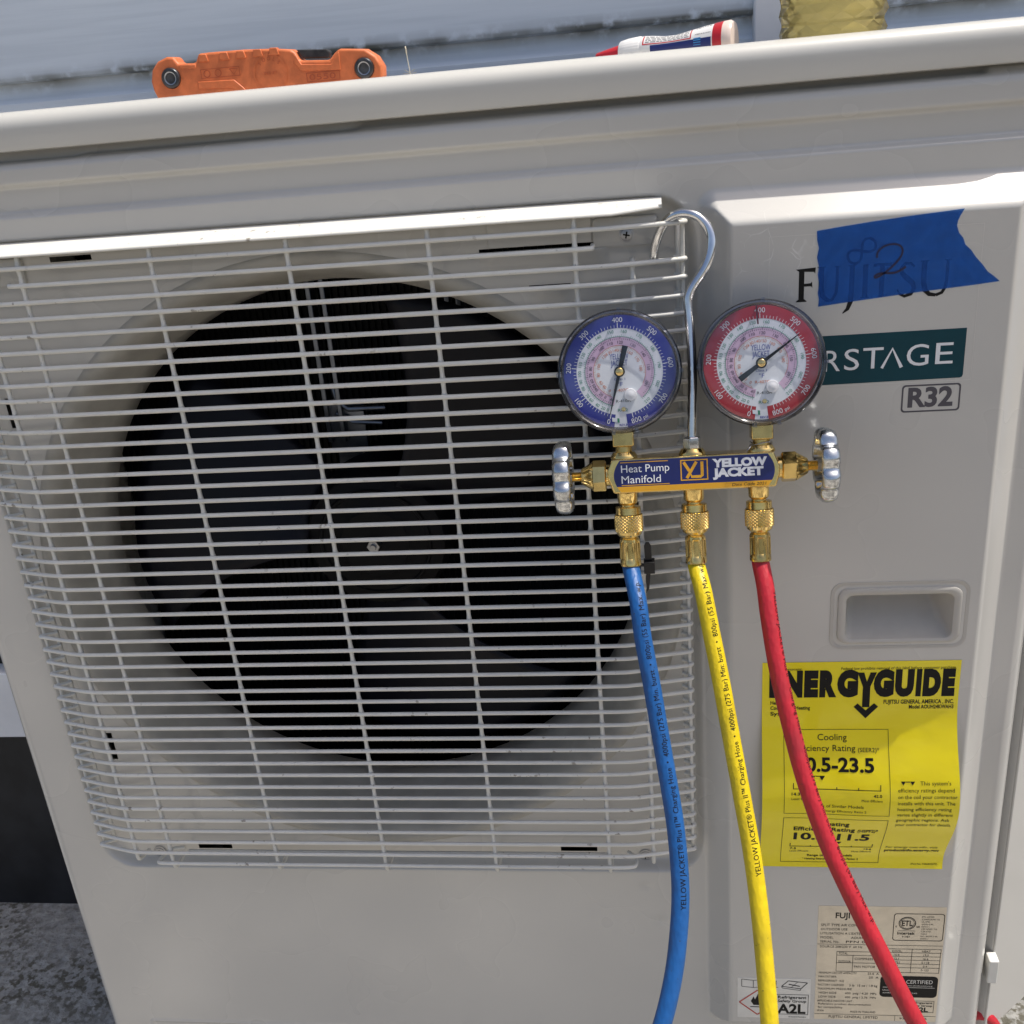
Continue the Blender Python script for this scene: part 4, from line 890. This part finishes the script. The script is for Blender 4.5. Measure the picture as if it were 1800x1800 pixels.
# pressure gauges
def gauge(gx, gz, col, needle_deg, red_mark, lab):
    fy = -8.0
    def G(a, b_, dd): return (gx + a, fy + dd, gz + b_)
    ax = (0, 1, 0); o = (gx, fy, gz)
    c_ = MB(); c_.lathe([(36.4, 6.4), (37.4, 6.2), (38.2, 7.5), (38.2, 22), (36.5, 26.5), (30, 28.5), (0.1, 29)], o, ax, 72, capa=False, capb=False)
    c_.lathe([(36.4, 6.4), (0.1, 6.4)], o, ax, 72, capa=False, capb=False)
    case = c_.build('pressure_gauge', M_case, mani, smooth=40, local=True); case['label'] = lab
    dl = MB(); D = 6.2
    dl.ring(0.02, 36.3, 0, 2 * math.pi, G, D, 0, 96)
    a0, a1 = rad(-84), rad(262)
    dl.ring(28.0, 36.3, a0, a1, G, D - 0.12, 1, 110); dl.ring(17.0, 22.3, rad(-52), rad(90 + 168), G, D - 0.12, 2, 90)
    dial = dl.build('dial', [M_dialw, col, M_purple], case, local=True)
    T_ = MB(); D2 = D - 0.24
    def tick(deg, r0, r1, w, mi):
        a = rad(deg); ca, sa = math.cos(a), math.sin(a); T_.add([G(r * ca - s2 * w / 2 * sa, r * sa + s2 * w / 2 * ca, D2) for r, s2 in ((r0, -1), (r1, -1), (r1, 1), (r0, 1))], [(0, 1, 2, 3)], mi)
    def num(s_, deg, r, cap, mi, bold=0.0, flip=True):
        a = rad(deg); cx_, cz_ = r * math.cos(a), r * math.sin(a); ro = a - math.pi / 2
        if flip and math.sin(a) < -0.3: ro += math.pi
        T_.text(s_, cx_, 1.0, cz_ - cap / 2, cap, G, D2, mi, bold, 'c', rot=ro)
    psi = lambda p_: 256 - p_ * 0.415
    for k in range(81): tick(psi(k * 10), 28.1, 31.2 if k % 10 == 0 else (29.9 if k % 5 else 30.4), 0.42 if k % 10 == 0 else 0.25, 0)
    for k in range(9):
        dg = psi(k * 100) + (-1 if k == 0 else 2.5 if k == 8 else 0); num(str(k * 100), dg, 33.2, 3.1, 0, 0.012)
    T_.text('psi', 15.4, 1.0, -31.0, 2.2, G, D2, 0, 0.0, 'c', rot=rad(27))
    gl = [('0', 250), ('20', 243), ('40', 233.5), ('60', 222), ('70', 214), ('80', 202), ('90', 191.5), ('100', 180), ('110', 167), ('120', 153), ('130', 136), ('140', 119), ('150', 100), ('160', 81), ('170', 58), ('180', 31), ('190', 6), ('200', -21), ('210', -49)]
    for s_, dg in gl: num(s_, dg, 25.9, 2.0, 1)
    for k in range(100): tick(255 - k * 3.1, 22.5, 24.0 if k % 5 == 0 else 23.3, 0.2, 1)
    pl = [('40', 252), ('0', 238), ('20', 228), ('40', 214), ('50', 206), ('60', 196), ('70', 184), ('80', 171), ('90', 151), ('100', 125), ('110', 106), ('120', 86), ('130', 60), ('140', 33), ('150', 5), ('160', -27)]
    for s_, dg in pl: num(s_, dg, 18.9, 1.9, 2)
    for k in range(90): tick(254 - k * 3.35, 20.6, 22.2 if k % 5 == 0 else 21.4, 0.28, 2)
    ol = [('0', 240), ('40', 222), ('60', 208), ('80', 186), ('100', 163), ('120', 131), ('130', 116), ('140', 98), ('150', 82), ('160', 58), ('170', 32), ('180', 5)]
    for s_, dg in ol: num(s_, dg, 13.9, 1.9, 3)
    for k in range(76): tick(246 - k * 3.35, 15.6, 16.8 if k % 5 == 0 else 16.2, 0.22, 3)
    T_.ring(16.75, 17.0, rad(-30), rad(250), G, D2, 3, 60); T_.ring(22.3, 22.6, rad(-50), rad(257), G, D2, 1, 70)
    T_.text('YELLOW', -6.0, 6.2, 8.0, 3.6, G, D2, 4, 0.015); T_.text('JACKET', -5.4, 5.4, 3.8, 3.6, G, D2, 4, 0.015)
    T_.text('Class 1', -3.6, 3.4, -5.6, 1.5, G, D2, 4, 0.01); T_.text('°F', -1.6, 1.8, -9.4, 2.5, G, D2, 4, 0.01)
    T_.text('R-407C', -4.2, 5.2, -13.0, 1.8, G, D2, 3); T_.text('R-410A', -3.2, 6.4, -20.0, 1.8, G, D2, 2, 0.015); T_.text('R-22', -2.2, 4.2, -26.0, 1.9, G, D2, 1, 0.01); T_.text('REV.B', -1.6, 3.6, -35.4, 1.3, G, D2, 4, 0.03)
    T_.add([G(a, b_, D2 - 0.02) for a, b_ in ((-6.4, -29.6), (-3.0, -30.2), (-2.9, -33.0), (-6.2, -32.2))], [(0, 1, 2, 3)], 5); T_.add([G(a, b_, D2 - 0.02) for a, b_ in ((-3.0, -30.2), (-1.6, -30.4), (-1.5, -33.2), (-2.9, -33.0))], [(0, 1, 2, 3)], 1)
    T_.build('dial_markings', [M_white, M_green, M_ink, M_orange_ink, M_inkblue, M_dialw], dial if False else case, local=True)
    p_ = MB(); nd = rad(needle_deg); ca, sa = math.cos(nd), math.sin(nd)
    def N(a, w, dd): return G(a * ca - w * sa, a * sa + w * ca, dd)
    for pts in ([(-17, -1.9), (-17, 1.9), (-3, 1.3), (-3, -1.3)], [(-3, -1.3), (-3, 1.3), (14, 0.75), (14, -0.75)], [(14, -0.75), (14, 0.75), (28.8, 0.22), (28.8, -0.22)]):
        p_.prism(pts, N, 4.0, 4.5)
    p_.lathe([(3.3, 3.6), (3.5, 4.0), (3.5, 5)], o, ax, 24)
    p_.build('pointer', M_ink, case, local=True)
    h_ = MB(); h_.lathe([(0.1, 2.9), (2.0, 3.0), (2.5, 3.4), (2.5, 4.4)], o, ax, 24, capa=False); h_.build('pointer_hub', M_brass, case, smooth=40, local=True)
    w_ = MB(); w_.lathe([(0.1, 3.4), (1.8, 3.4), (2.3, 3.8), (3.7, 3.9), (4.0, 4.4), (4.0, 6.1)], (gx + 6.4, fy, gz - 15.2), ax, 28, capa=False); w_.build('vent_plug', M_plugw, case, smooth=40, local=True)
    w_ = MB(); w_.lathe([(0.1, 5.2), (1.2, 5.3), (1.5, 6.1)], (gx + 1.5, fy, gz - 24.6), ax, 14, capa=False); w_.build('dial_screw', M_brass, case, smooth=40, local=True)
    if red_mark is not None:
        w_ = MB(); a = rad(red_mark); w_.prism([(24.5 * math.cos(a) - 0.5 * math.sin(a), 24.5 * math.sin(a) + 0.5 * math.cos(a)), (36 * math.cos(a) - 0.5 * math.sin(a), 36 * math.sin(a) + 0.5 * math.cos(a)), (36 * math.cos(a) + 0.5 * math.sin(a), 36 * math.sin(a) - 0.5 * math.cos(a)), (24.5 * math.cos(a) + 0.5 * math.sin(a), 24.5 * math.sin(a) - 0.5 * math.cos(a))], G, 1.6, 2.2)
        w_.build('marker_hand', simple('dark_red_marker', (0.10, 0.01, 0.02), 0.4), case, local=True)
    l_ = MB(); l_.lathe([(36.9, 0.6)] + [(36.9 * math.cos(rad(q)), 0.6 - 1.8 * math.sin(rad(q))) for q in np.linspace(8, 89.9, 10)], o, ax, 72, capa=False, capb=False)
    l_.build('lens', M_lens, case, smooth=180, local=True)
    z_ = MB(); z_.lathe([(36.6, 5.6), (36.6, 0.9), (36.9, 0.0), (37.8, -0.7), (39.2, -0.4), (40.0, 0.8), (40.2, 3.0), (40.2, 11.0), (39.4, 12.0), (38.5, 12.0)], o, ax, 96, capa=False, capb=False)
    for dg in (-2, 88, 180, 262, 284):
        a = rad(dg); ca, sa = math.cos(a), math.sin(a)
        z_.add([(gx + r * ca - s2 * 1.2 * sa, fy + y_, gz + r * sa + s2 * 1.2 * ca) for r, y_ in ((38.0, -0.9), (40.9, -0.9), (40.9, 12), (38, 12)) for s2 in (-1, 1)], [(0, 1, 3, 2), (2, 3, 5, 4), (0, 2, 4, 6), (1, 7, 5, 3)])
    z_.build('bezel', M_bezel, case, smooth=40, local=True)
    s_ = MB(); s_.box((gx - 7, PY - 8, 19.6), (gx + 7, PY + 8, gz - 36)); s_.lathe([(5.6, 14.8), (5.6, 20)], (gx, PY, 0), (0, 0, 1), 24)
    s_.build('square_stem', M_brassd, case, smooth=30, local=True, bevel=(0.8, 2))
gauge(-45, 69.2, M_dblue, 255, None, 'blue-faced pressure gauge reading zero')
gauge(45.2, 69.2, M_dred, 35, 94, 'red-faced pressure gauge with its pointer near 500')
# twist of wire round the neck of one gauge
w = MB(); pth = [(45 + 7.2 * math.cos(a), PY + 7.2 * math.sin(a), 16.4 + 1.2 * math.sin(a * 1.5)) for a in np.linspace(0, 2 * math.pi * 1.6, 30)] + [(36, -2, 14.6), (34, -1, 12.4)]
w.tube(pth, 0.35, 6); w.build('tie_wire', M_steel, mani, smooth=180, local=True)

# ------------------------------------------------------------------ charging hoses
def catmull(P, n=10):
    P = [np.asarray(p, float) for p in P]; Q = [2 * P[0] - P[1]] + P + [2 * P[-1] - P[-2]]; out = []
    for i in range(1, len(Q) - 2):
        for k in range(n):
            t = k / n; a, b_, c_, d_ = Q[i - 1], Q[i], Q[i + 1], Q[i + 2]
            out.append(0.5 * ((2 * b_) + (c_ - a) * t + (2 * a - 5 * b_ + 4 * c_ - d_) * t * t + (3 * b_ - a - 3 * c_ + d_) * t ** 3))
    out.append(P[-1]); return np.array(out)
LEGEND = 'YELLOW JACKET\u00ae Plus II\u2122 Charging Hose  \u2022  4000psi (275 Bar) Min. burst  \u2022  800psi (55 Bar) Max. w.p.'
def hose(name_mat, px, gx, label, s_text, flip, phi):
    top = mworld(gx, PY, -61); ax = np.array(-ez)
    e = thing('charging_hose', label, 'hose', tuple(mworld(gx, PY, -20)), 'charging hoses hanging from the manifold')
    up = np.array(ez)
    # knurled nut
    n_ = MB(); o = mworld(gx, PY, 0)
    pr = [(7.6, -21.6), (8.4, -22.0), (8.5, -26.6), (8.2, -27.0)]; n_.lathe(pr, o, up, 40, capb=False)
    kz = np.linspace(-27.0, -38.6, 44); NN = 176
    def km(r, h, a, i):
        if i < 1 or i > 42: return r
        p = abs(((a * 22 / (2 * math.pi) + h * 0.46) % 1) - 0.5) * 2; q = abs(((a * 22 / (2 * math.pi) - h * 0.46) % 1) - 0.5) * 2
        return r + 1.0 * min(p, q) - 0.25
    n_.lathe([(8.9 + 0.15 * math.sin(math.pi * (i / 43)), z_) for i, z_ in enumerate(kz)], o, up, NN, rmod=km, capa=False, capb=False)
    n_.lathe([(8.7, -38.6), (8.3, -40.4), (6.8, -42.0), (5.0, -42.4), (4.6, -44.5)], o, up, 40, capa=False)
    n_.build('knurled_nut', M_brass, e, smooth=30)
    # crimped ferrule: eight pressed flats
    f_ = MB(); hz = [-43.0, -44.0, -45.6, -46.4, -57.0, -58.2, -60.4, -62.0, -62.4]
    def fm_(r, h, a, i):
        k = abs(((a * 6 / (2 * math.pi)) % 1) - 0.5) * 2   # 0 centre of flat .. 1 ridge
        rr = 6.6 + (0.45 if i in (6, 7) else 0.0) - (0.9 if i == 0 else 0)
        if 3 <= i <= 4 and k < 0.62: rr -= 0.75
        elif k > 0.8: rr += 0.3 if 1 < i < 6 else 0
        return rr
    f_.lathe([(6.6, h) for h in hz], o, up, 72, rmod=fm_, capb=False, ph=rad(-90))
    f_.lathe([(6.6, -62.4), (5.8, -62.4), (5.8, -60)], o, up, 40, capa=False, capb=False)
    f_.build('ferrule', M_brassd if 'red' in label else M_brass, e, smooth=28)
    pts = [mworld(gx, PY, -58), mworld(gx, PY, -64)] + [V3(*q) for q in px]
    C_ = catmull(pts, 12); R0 = 5.85
    h_ = MB(); h_.tube(C_, R0, 24); h_.build('hose_tube', name_mat, e, smooth=180)
    # lettering wrapped round the tube
    seg = np.linalg.norm(np.diff(C_, axis=0), axis=1); S = np.concatenate([[0], np.cumsum(seg)])
    v_, f2 = text_fine(LEGEND, 0.004, 1.02); k = 3.5 / CAP; wid = (v_[:, 0].max() - v_[:, 0].min())
    s0, s1 = s_text; kx = abs(s1 - s0) / wid
    out = []
    for a, b_ in v_:
        s_ = s0 + (s1 - s0) * (a - v_[:, 0].min()) / wid
        i = min(max(np.searchsorted(S, s_) - 1, 0), len(seg) - 1); t = (s_ - S[i]) / seg[i]; Pp = C_[i] * (1 - t) + C_[i + 1] * t
        Tn = C_[i + 1] - C_[i]; Tn /= np.linalg.norm(Tn)
        Nf = V3(0, -1, 0.35); Nf = Nf - Tn * (Nf @ Tn); Nf /= np.linalg.norm(Nf); Bx = np.cross(Nf, Tn)
        if Bx[0] < 0: Bx = -Bx
        off = ((b_ - BASE) * k - 1.75) / R0
        ph = phi + (off if flip else -off)
        out.append(Pp + (R0 + 0.16) * (math.cos(ph) * Nf + math.sin(ph) * Bx))
    t_ = MB(); t_.add(out, f2); t_.build('lettering', M_ink, e)
    return e
hose(M_hblue, [(424.4, -78.1, -233.4), (426.7, -89.8, -252.8), (431.3, -104.1, -279.1), (436.4, -121.2, -312.0), (440.5, -135.3, -337.7), (443.6, -147.9, -359.6), (445.2, -160.6, -381.2), (445.2, -172.0, -399.0), (442.8, -184.9, -419.7), (438.6, -197.9, -440.1), (430.9, -212.6, -463.2), (417.6, -230.5, -492.2)], -44, 'blue rubber charging hose under the blue gauge, printed in black', (232, 22), False, 0.32)
hose(M_hyel, [(467.6, -70.6, -229.9), (471.1, -82.1, -249.5), (476.5, -97.7, -279.5), (482.3, -116.0, -316.0), (488.1, -134.2, -352.2), (492.5, -149.5, -381.1), (495.8, -166.2, -413.0), (497.8, -182.9, -444.4), (499.2, -199.6, -475.5), (499.4, -216.2, -506.1)], 0, 'yellow rubber charging hose hanging from the middle port', (212, 8), False, 0.38)
hose(M_hred, [(508.7, -64.8, -229.8), (510.5, -76.5, -249.3), (514.6, -92.2, -279.1), (521.5, -109.0, -312.4), (528.8, -124.1, -341.8), (539.9, -140.2, -374.8), (552.9, -154.4, -404.1), (570.9, -170.9, -440.3), (592.9, -189.7, -483.2), (612.4, -204.3, -515.4)], 42.5, 'red rubber charging hose curving across the yellow label', (26, 250), True, 1.12)

# ------------------------------------------------------------------ cable tie on the guard
z = MB()
lp = [(428 + 5.2 * math.cos(a), 1.5 + 5.6 * math.sin(a), -241 + 0.6 * math.sin(a)) for a in np.linspace(0, 2 * math.pi, 20)[:-1]]
z.tube(lp, 1.5, 6, closed=True)
z.box((428.6, -7.5, -247.5), (436.6, 0.5, -238.0))
z.prism([(429.6, -238), (434.6, -238), (434.2, -226), (432.8, -223.4), (430.4, -223.4), (429.2, -226)], panel(-4.6), 0, 1.5)
z.prism([(430.2, -247.5), (433.6, -247.5), (432.0, -262), (429.8, -266)], panel(-3.0), 0, 1.3)
zt = z.build('cable_tie', M_rubber, smooth=40, bevel=(0.5, 2), origin=(428, 0, -247)); tag(zt, 'small black nylon cable tie looped on the white guard beside the blue hose', 'cable tie')

# ------------------------------------------------------------------ things on the lid
kn = thing('folding_knife', 'orange folding utility knife with black pivot screws lying on the lid', 'knife', (182, 60, 96))
outl = [(103, 101.5), (100.9, 106.9), (100.1, 112.7), (102.0, 120.0), (106.9, 125.1), (113.8, 127.5), (118.9, 127.1), (121.6, 122.6), (134.1, 122.0), (136.9, 127.7), (145.3, 127.9), (170, 127.6), (190.5, 126.5), (202.0, 125.1), (205.2, 123.0), (207.9, 117.6), (228.7, 116.2), (232.2, 119.9), (236.2, 122.7), (253.6, 121.1), (260.9, 116.1), (264.6, 109.5), (264.2, 102.1), (258, 97.2), (248, 96.0), (170, 97.6), (160, 101.4), (148, 102.4), (140, 99.0), (112, 98.4)]
kf = lambda a, b, dd: (a, 55 + dd + 0.10 * (b - 96), b)
m = MB(); m.prism(outl, kf, 0, 15); m.build('handle', M_orange, kn, bevel=(1.6, 3), smooth=40)
# raised relief on the scale
m = MB()
for x in (137.5, 152.5, 164.5, 176.5, 188):   # finger ridges
    m.prism([(x, 127.2), (x + 5.2, 127.0), (x + 6.4, 122.2), (x - 1, 122.6)], kf, -0.9, 4)
m.prism([(205.5, 121.5), (209, 115.2), (229.5, 113.6), (233.5, 118.5), (236, 121), (236, 109.5), (208, 111), (203.5, 117)], kf, -0.7, 2)
m.prism([(134, 110), (160, 109.4), (166, 104), (170, 99), (164, 99), (158, 104.4), (134, 105.4)], kf, -0.7, 2)
m.prism([(122, 121.8), (134, 121.2), (134.4, 118.6), (122.8, 119.2)], kf, -0.5, 2)
cg = lambda cx_, cz_: (lambda a, b, dd: kf(cx_ + a, cz_ + b, dd))
A = np.linspace(0, 2 * math.pi, 33)
m.ribbon([(11.6 * math.cos(a), 11.6 * math.sin(a)) for a in A], 0.9, cg(186.5, 111.6), -0.55)
m.build('scale_relief', M_orange, kn, bevel=(0.5, 2), smooth=40)
m = MB(); F2 = cg(186.5, 111.6)
for i, ch in enumerate('TOOLS'):
    a = rad(138 - 24 * i); m.text(ch, 9.0 * math.cos(a), 1.0, 9.0 * math.sin(a) - 1.1, 2.2, F2, -0.6, 0, 0.0, 'c', rot=a - math.pi / 2)
m.text('SINCE 1857', 0, 0.7, -1.0, 1.8, F2, -0.6, 0, 0.0, 'c')
m.text('0550', 213.6, 232, 104.6, 3.6, kf, -0.6, 0, 0.0); m.frame_rect(211.6, 235, 103.4, 109.4, 0.4, kf, -0.5)
m.frame_rect(137, 165, 111.6, 117.6, 0.35, kf, -0.5)
A2 = np.linspace(0, 2 * math.pi, 17)
for q in (141.5, 149.5): m.ribbon([(q + 2.2 * math.cos(a), 114.5 + 2.2 * math.sin(a)) for a in A2], 0.5, kf, -0.55)
m.ribbon([(158, 116.4), (163.6, 116.2), (160.6, 112.6), (158, 116.4)], 0.5, kf, -0.55)
m.build('moulded_lettering', simple('orange_worn', (0.42, 0.085, 0.03), 0.55), kn)
for (x, zc) in ((115.3, 113.8), (252.4, 109.1)):
    m = MB(); yy = 55 + 0.1 * (zc - 96); m.lathe([(6.9, 1.2), (6.9, -0.8), (6.2, -1.8), (4.2, -2.2), (3.6, -1.9), (3.2, -1.0), (0.1, -0.9)], (x, yy, zc), (0, 1, 0), 28, capa=False, capb=False)
    m.build('pivot_screw', simple('blackened_steel', (0.11, 0.11, 0.115), 0.3, metal=0.9, var=0.3, vscale=200), kn, smooth=40)
    m = MB(); m.lathe([(4.3, -2.25), (3.6, -2.0)], (x, yy, zc), (0, 1, 0), 28, capa=False, capb=False); m.build('worn_ring', M_steel, kn, smooth=60)
m = MB(); m.prism([(205.2, 124.6), (226.5, 123.2), (228.2, 121.4), (228.0, 117.5), (209, 118.6)], kf, 4, 12); m.build('lock_bar', simple('knife_lock', (0.05, 0.048, 0.045), 0.4, metal=0.5, var=0.4, vscale=200), kn, bevel=(0.8, 2))
m = MB(); m.prism([(139, 99.4), (147, 102.0), (161, 101.0), (170, 97.4), (150, 96.2)], kf, 2, 13); m.build('blade_slot', M_ink, kn)

tb = thing('sealant_tube', 'squeezed white sealant tube with red tip lying on the lid', 'tube', (455, 70, 96))
A0 = V3(408, 92, 103.4); B0 = V3(498, 60, 106.6); axt = (B0 - A0) / np.linalg.norm(B0 - A0); Lg = np.linalg.norm(B0 - A0)
def tl_(prof, name, mat, rmod=None, n=32):
    m = MB(); m.lathe(prof, A0, axt, n, ref=(0, 0, 1), rmod=rmod); return m.build(name, mat, tb, smooth=40)
tl_([(1.6, 0), (2.2, 0.8), (3.6, 8), (5.2, 17), (5.6, 19.5)], 'nozzle', M_tuber, lambda r, h, a, i: r * (1 + 0.04 * math.cos(12 * a)))
tl_([(7.2, 18.6), (7.8, 19.4), (8.6, 24), (9.2, 33), (8.8, 34.2)], 'cap', M_tubew, lambda r, h, a, i: r * (1 + 0.012 * math.cos(28 * a)), 84)
def sq(r, h, a, i): return r * (1 - 0.16 * math.exp(-((h - 55) / 14) ** 2) * abs(math.cos(a)) ** 2)
bodyt = tl_([(8.8, 34.2), (9.2, 36), (9.0, 42), (8.4, 50), (8.4, 58), (9.2, 68), (10.2, 78), (10.8, 85)], 'tube_body', M_tubew, sq)
tl_([(10.9, 84.8), (11.0, 85), (11.6, 91)], 'red_band', M_tuber); tl_([(11.55, 90.9), (11.8, 95), (10.6, Lg + 1.4), (6, Lg + 1.8)], 'end_cap', M_clearbase)
# printing wrapped on the tube
def tf(h, b_, dd):
    hs = [34.2, 36, 42, 50, 58, 68, 78, 85]; rs_ = [8.8, 9.2, 9.0, 8.4, 8.4, 9.2, 10.2, 10.8]; r = float(np.interp(h, hs, rs_))
    a = b_; u = V3(0, 0, 1) - axt * axt[2]; u /= np.linalg.norm(u); w = np.cross(axt, u)
    if w[1] > 0: w = -w
    rr = sq(r, h, a, 0) + 0.12 - dd; return tuple(A0 + axt * h + rr * (math.cos(a) * u + math.sin(a) * w))
m = MB()
for h0, h1, b0, b1, mi in ((36.5, 70, 1.12, 1.19, 0), (36.5, 37.3, 0.3, 1.19, 0), (69.4, 70.2, 0.3, 1.19, 0), (42, 84, 1.27, 1.8, 1), (72, 77, 1.2, 1.8, 2)):
    k = 12; m.add([tf(h0 + (h1 - h0) * q / k, b0 + (b1 - b0) * s_ / 4, 0) for s_ in range(5) for q in range(k + 1)], [(s_ * (k + 1) + q, s_ * (k + 1) + q + 1, (s_ + 1) * (k + 1) + q + 1, (s_ + 1) * (k + 1) + q) for s_ in range(4) for q in range(k)], mi)
random.seed(3); q = 73.0
while q < 83: wd = random.choice((0.25, 0.4, 0.6)); m.add([tf(q, 0.35, -0.04), tf(q + wd, 0.35, -0.04), tf(q + wd, 1.0, -0.04), tf(q, 1.0, -0.04)], [(0, 1, 2, 3)], 3); q += wd + random.choice((0.3, 0.45))
for k_, row in enumerate((0.38, 0.53, 0.68, 0.83, 0.98)):
    q = 38.5
    while q < 68:
        wd = random.uniform(1.2, 3.6); m.add([tf(q, row, -0.04), tf(min(q + wd, 68.5), row, -0.04), tf(min(q + wd, 68.5), row + 0.045, -0.04), tf(q, row + 0.045, -0.04)], [(0, 1, 2, 3)], 3); q += wd + 0.7
m.build('printing', [M_tuber, simple('tube_navy', (0.02, 0.03, 0.16), 0.35), simple('tube_cyan', (0.06, 0.30, 0.62), 0.35), M_greyink], bodyt)

bt = thing('liquid_bottle', 'clear faceted plastic bottle of pale yellow liquid standing on the lid', 'bottle', (566, 88, 96))
bp = [(22, 98.0), (30, 96.6), (33.4, 100), (34.8, 106.5), (33.4, 112), (35.2, 117.5), (34.0, 124), (35.6, 131), (34.4, 139), (35.6, 148), (35.4, 200), (32, 225), (22, 250), (14, 262), (13, 272)]
def facet(r, h, a, i): return r * (1 + 0.012 * math.cos(14 * a + i * math.pi))
m = MB(); V = []; NB = 14
for i, (r, h) in enumerate(bp):
    for k in range(NB):
        a = 2 * math.pi * (k + (0.5 if (i % 2 and 2 < i < 10) else 0)) / NB; V.append((566 + r * math.cos(a), 88 + r * math.sin(a), h))
F = []
for i in range(len(bp) - 1):
    for k in range(NB):
        l = (k + 1) % NB; sh = 1 if (i % 2 and 2 < i < 10) else 0
        if sh: F += [(i * NB + k, i * NB + l, (i + 1) * NB + l), (i * NB + k, (i + 1) * NB + l, (i + 1) * NB + k)]
        else: F += [(i * NB + k, i * NB + l, (i + 1) * NB + k), (i * NB + l, (i + 1) * NB + l, (i + 1) * NB + k)]
F += [tuple(range(NB - 1, -1, -1)), tuple((len(bp) - 1) * NB + k for k in range(NB))]
m.add(V, F)
m.build('bottle_body', M_bottle, bt, bevel=(1.0, 2))
m = MB(); m.lathe([(14.2, 270), (14.6, 271), (14.6, 286), (13.6, 287)], (566, 88, 0), (0, 0, 1), 40); m.build('bottle_cap', M_tubew, bt, smooth=40)

st = MB(); st.tube(smooth_path([(286.4, 40, 96), (286.2, 42, 104), (285.2, 44, 110), (284.2, 46, 118), (284.0, 46, 120)]), [0.28] * 14 + [0.5] * 3 if False else 0.3, 6)
st.tube([(284.4, 46, 115.5), (284.0, 46, 120)], 0.55, 6)
for q in (-1, 1): st.tube([(286.2, 42, 103.5), (286.2 + 3.4 * q, 41, 105.6)], 0.14, 5); st.tube([(286.2, 42, 103.0), (286.2 + 4.6 * q, 41, 103.8)], 0.12, 5)
s_ = st.build('grass_stem', M_straw, smooth=180, origin=(286.4, 40, 96)); tag(s_, 'single dry grass stem standing up from the lid near the orange knife', 'grass stem')
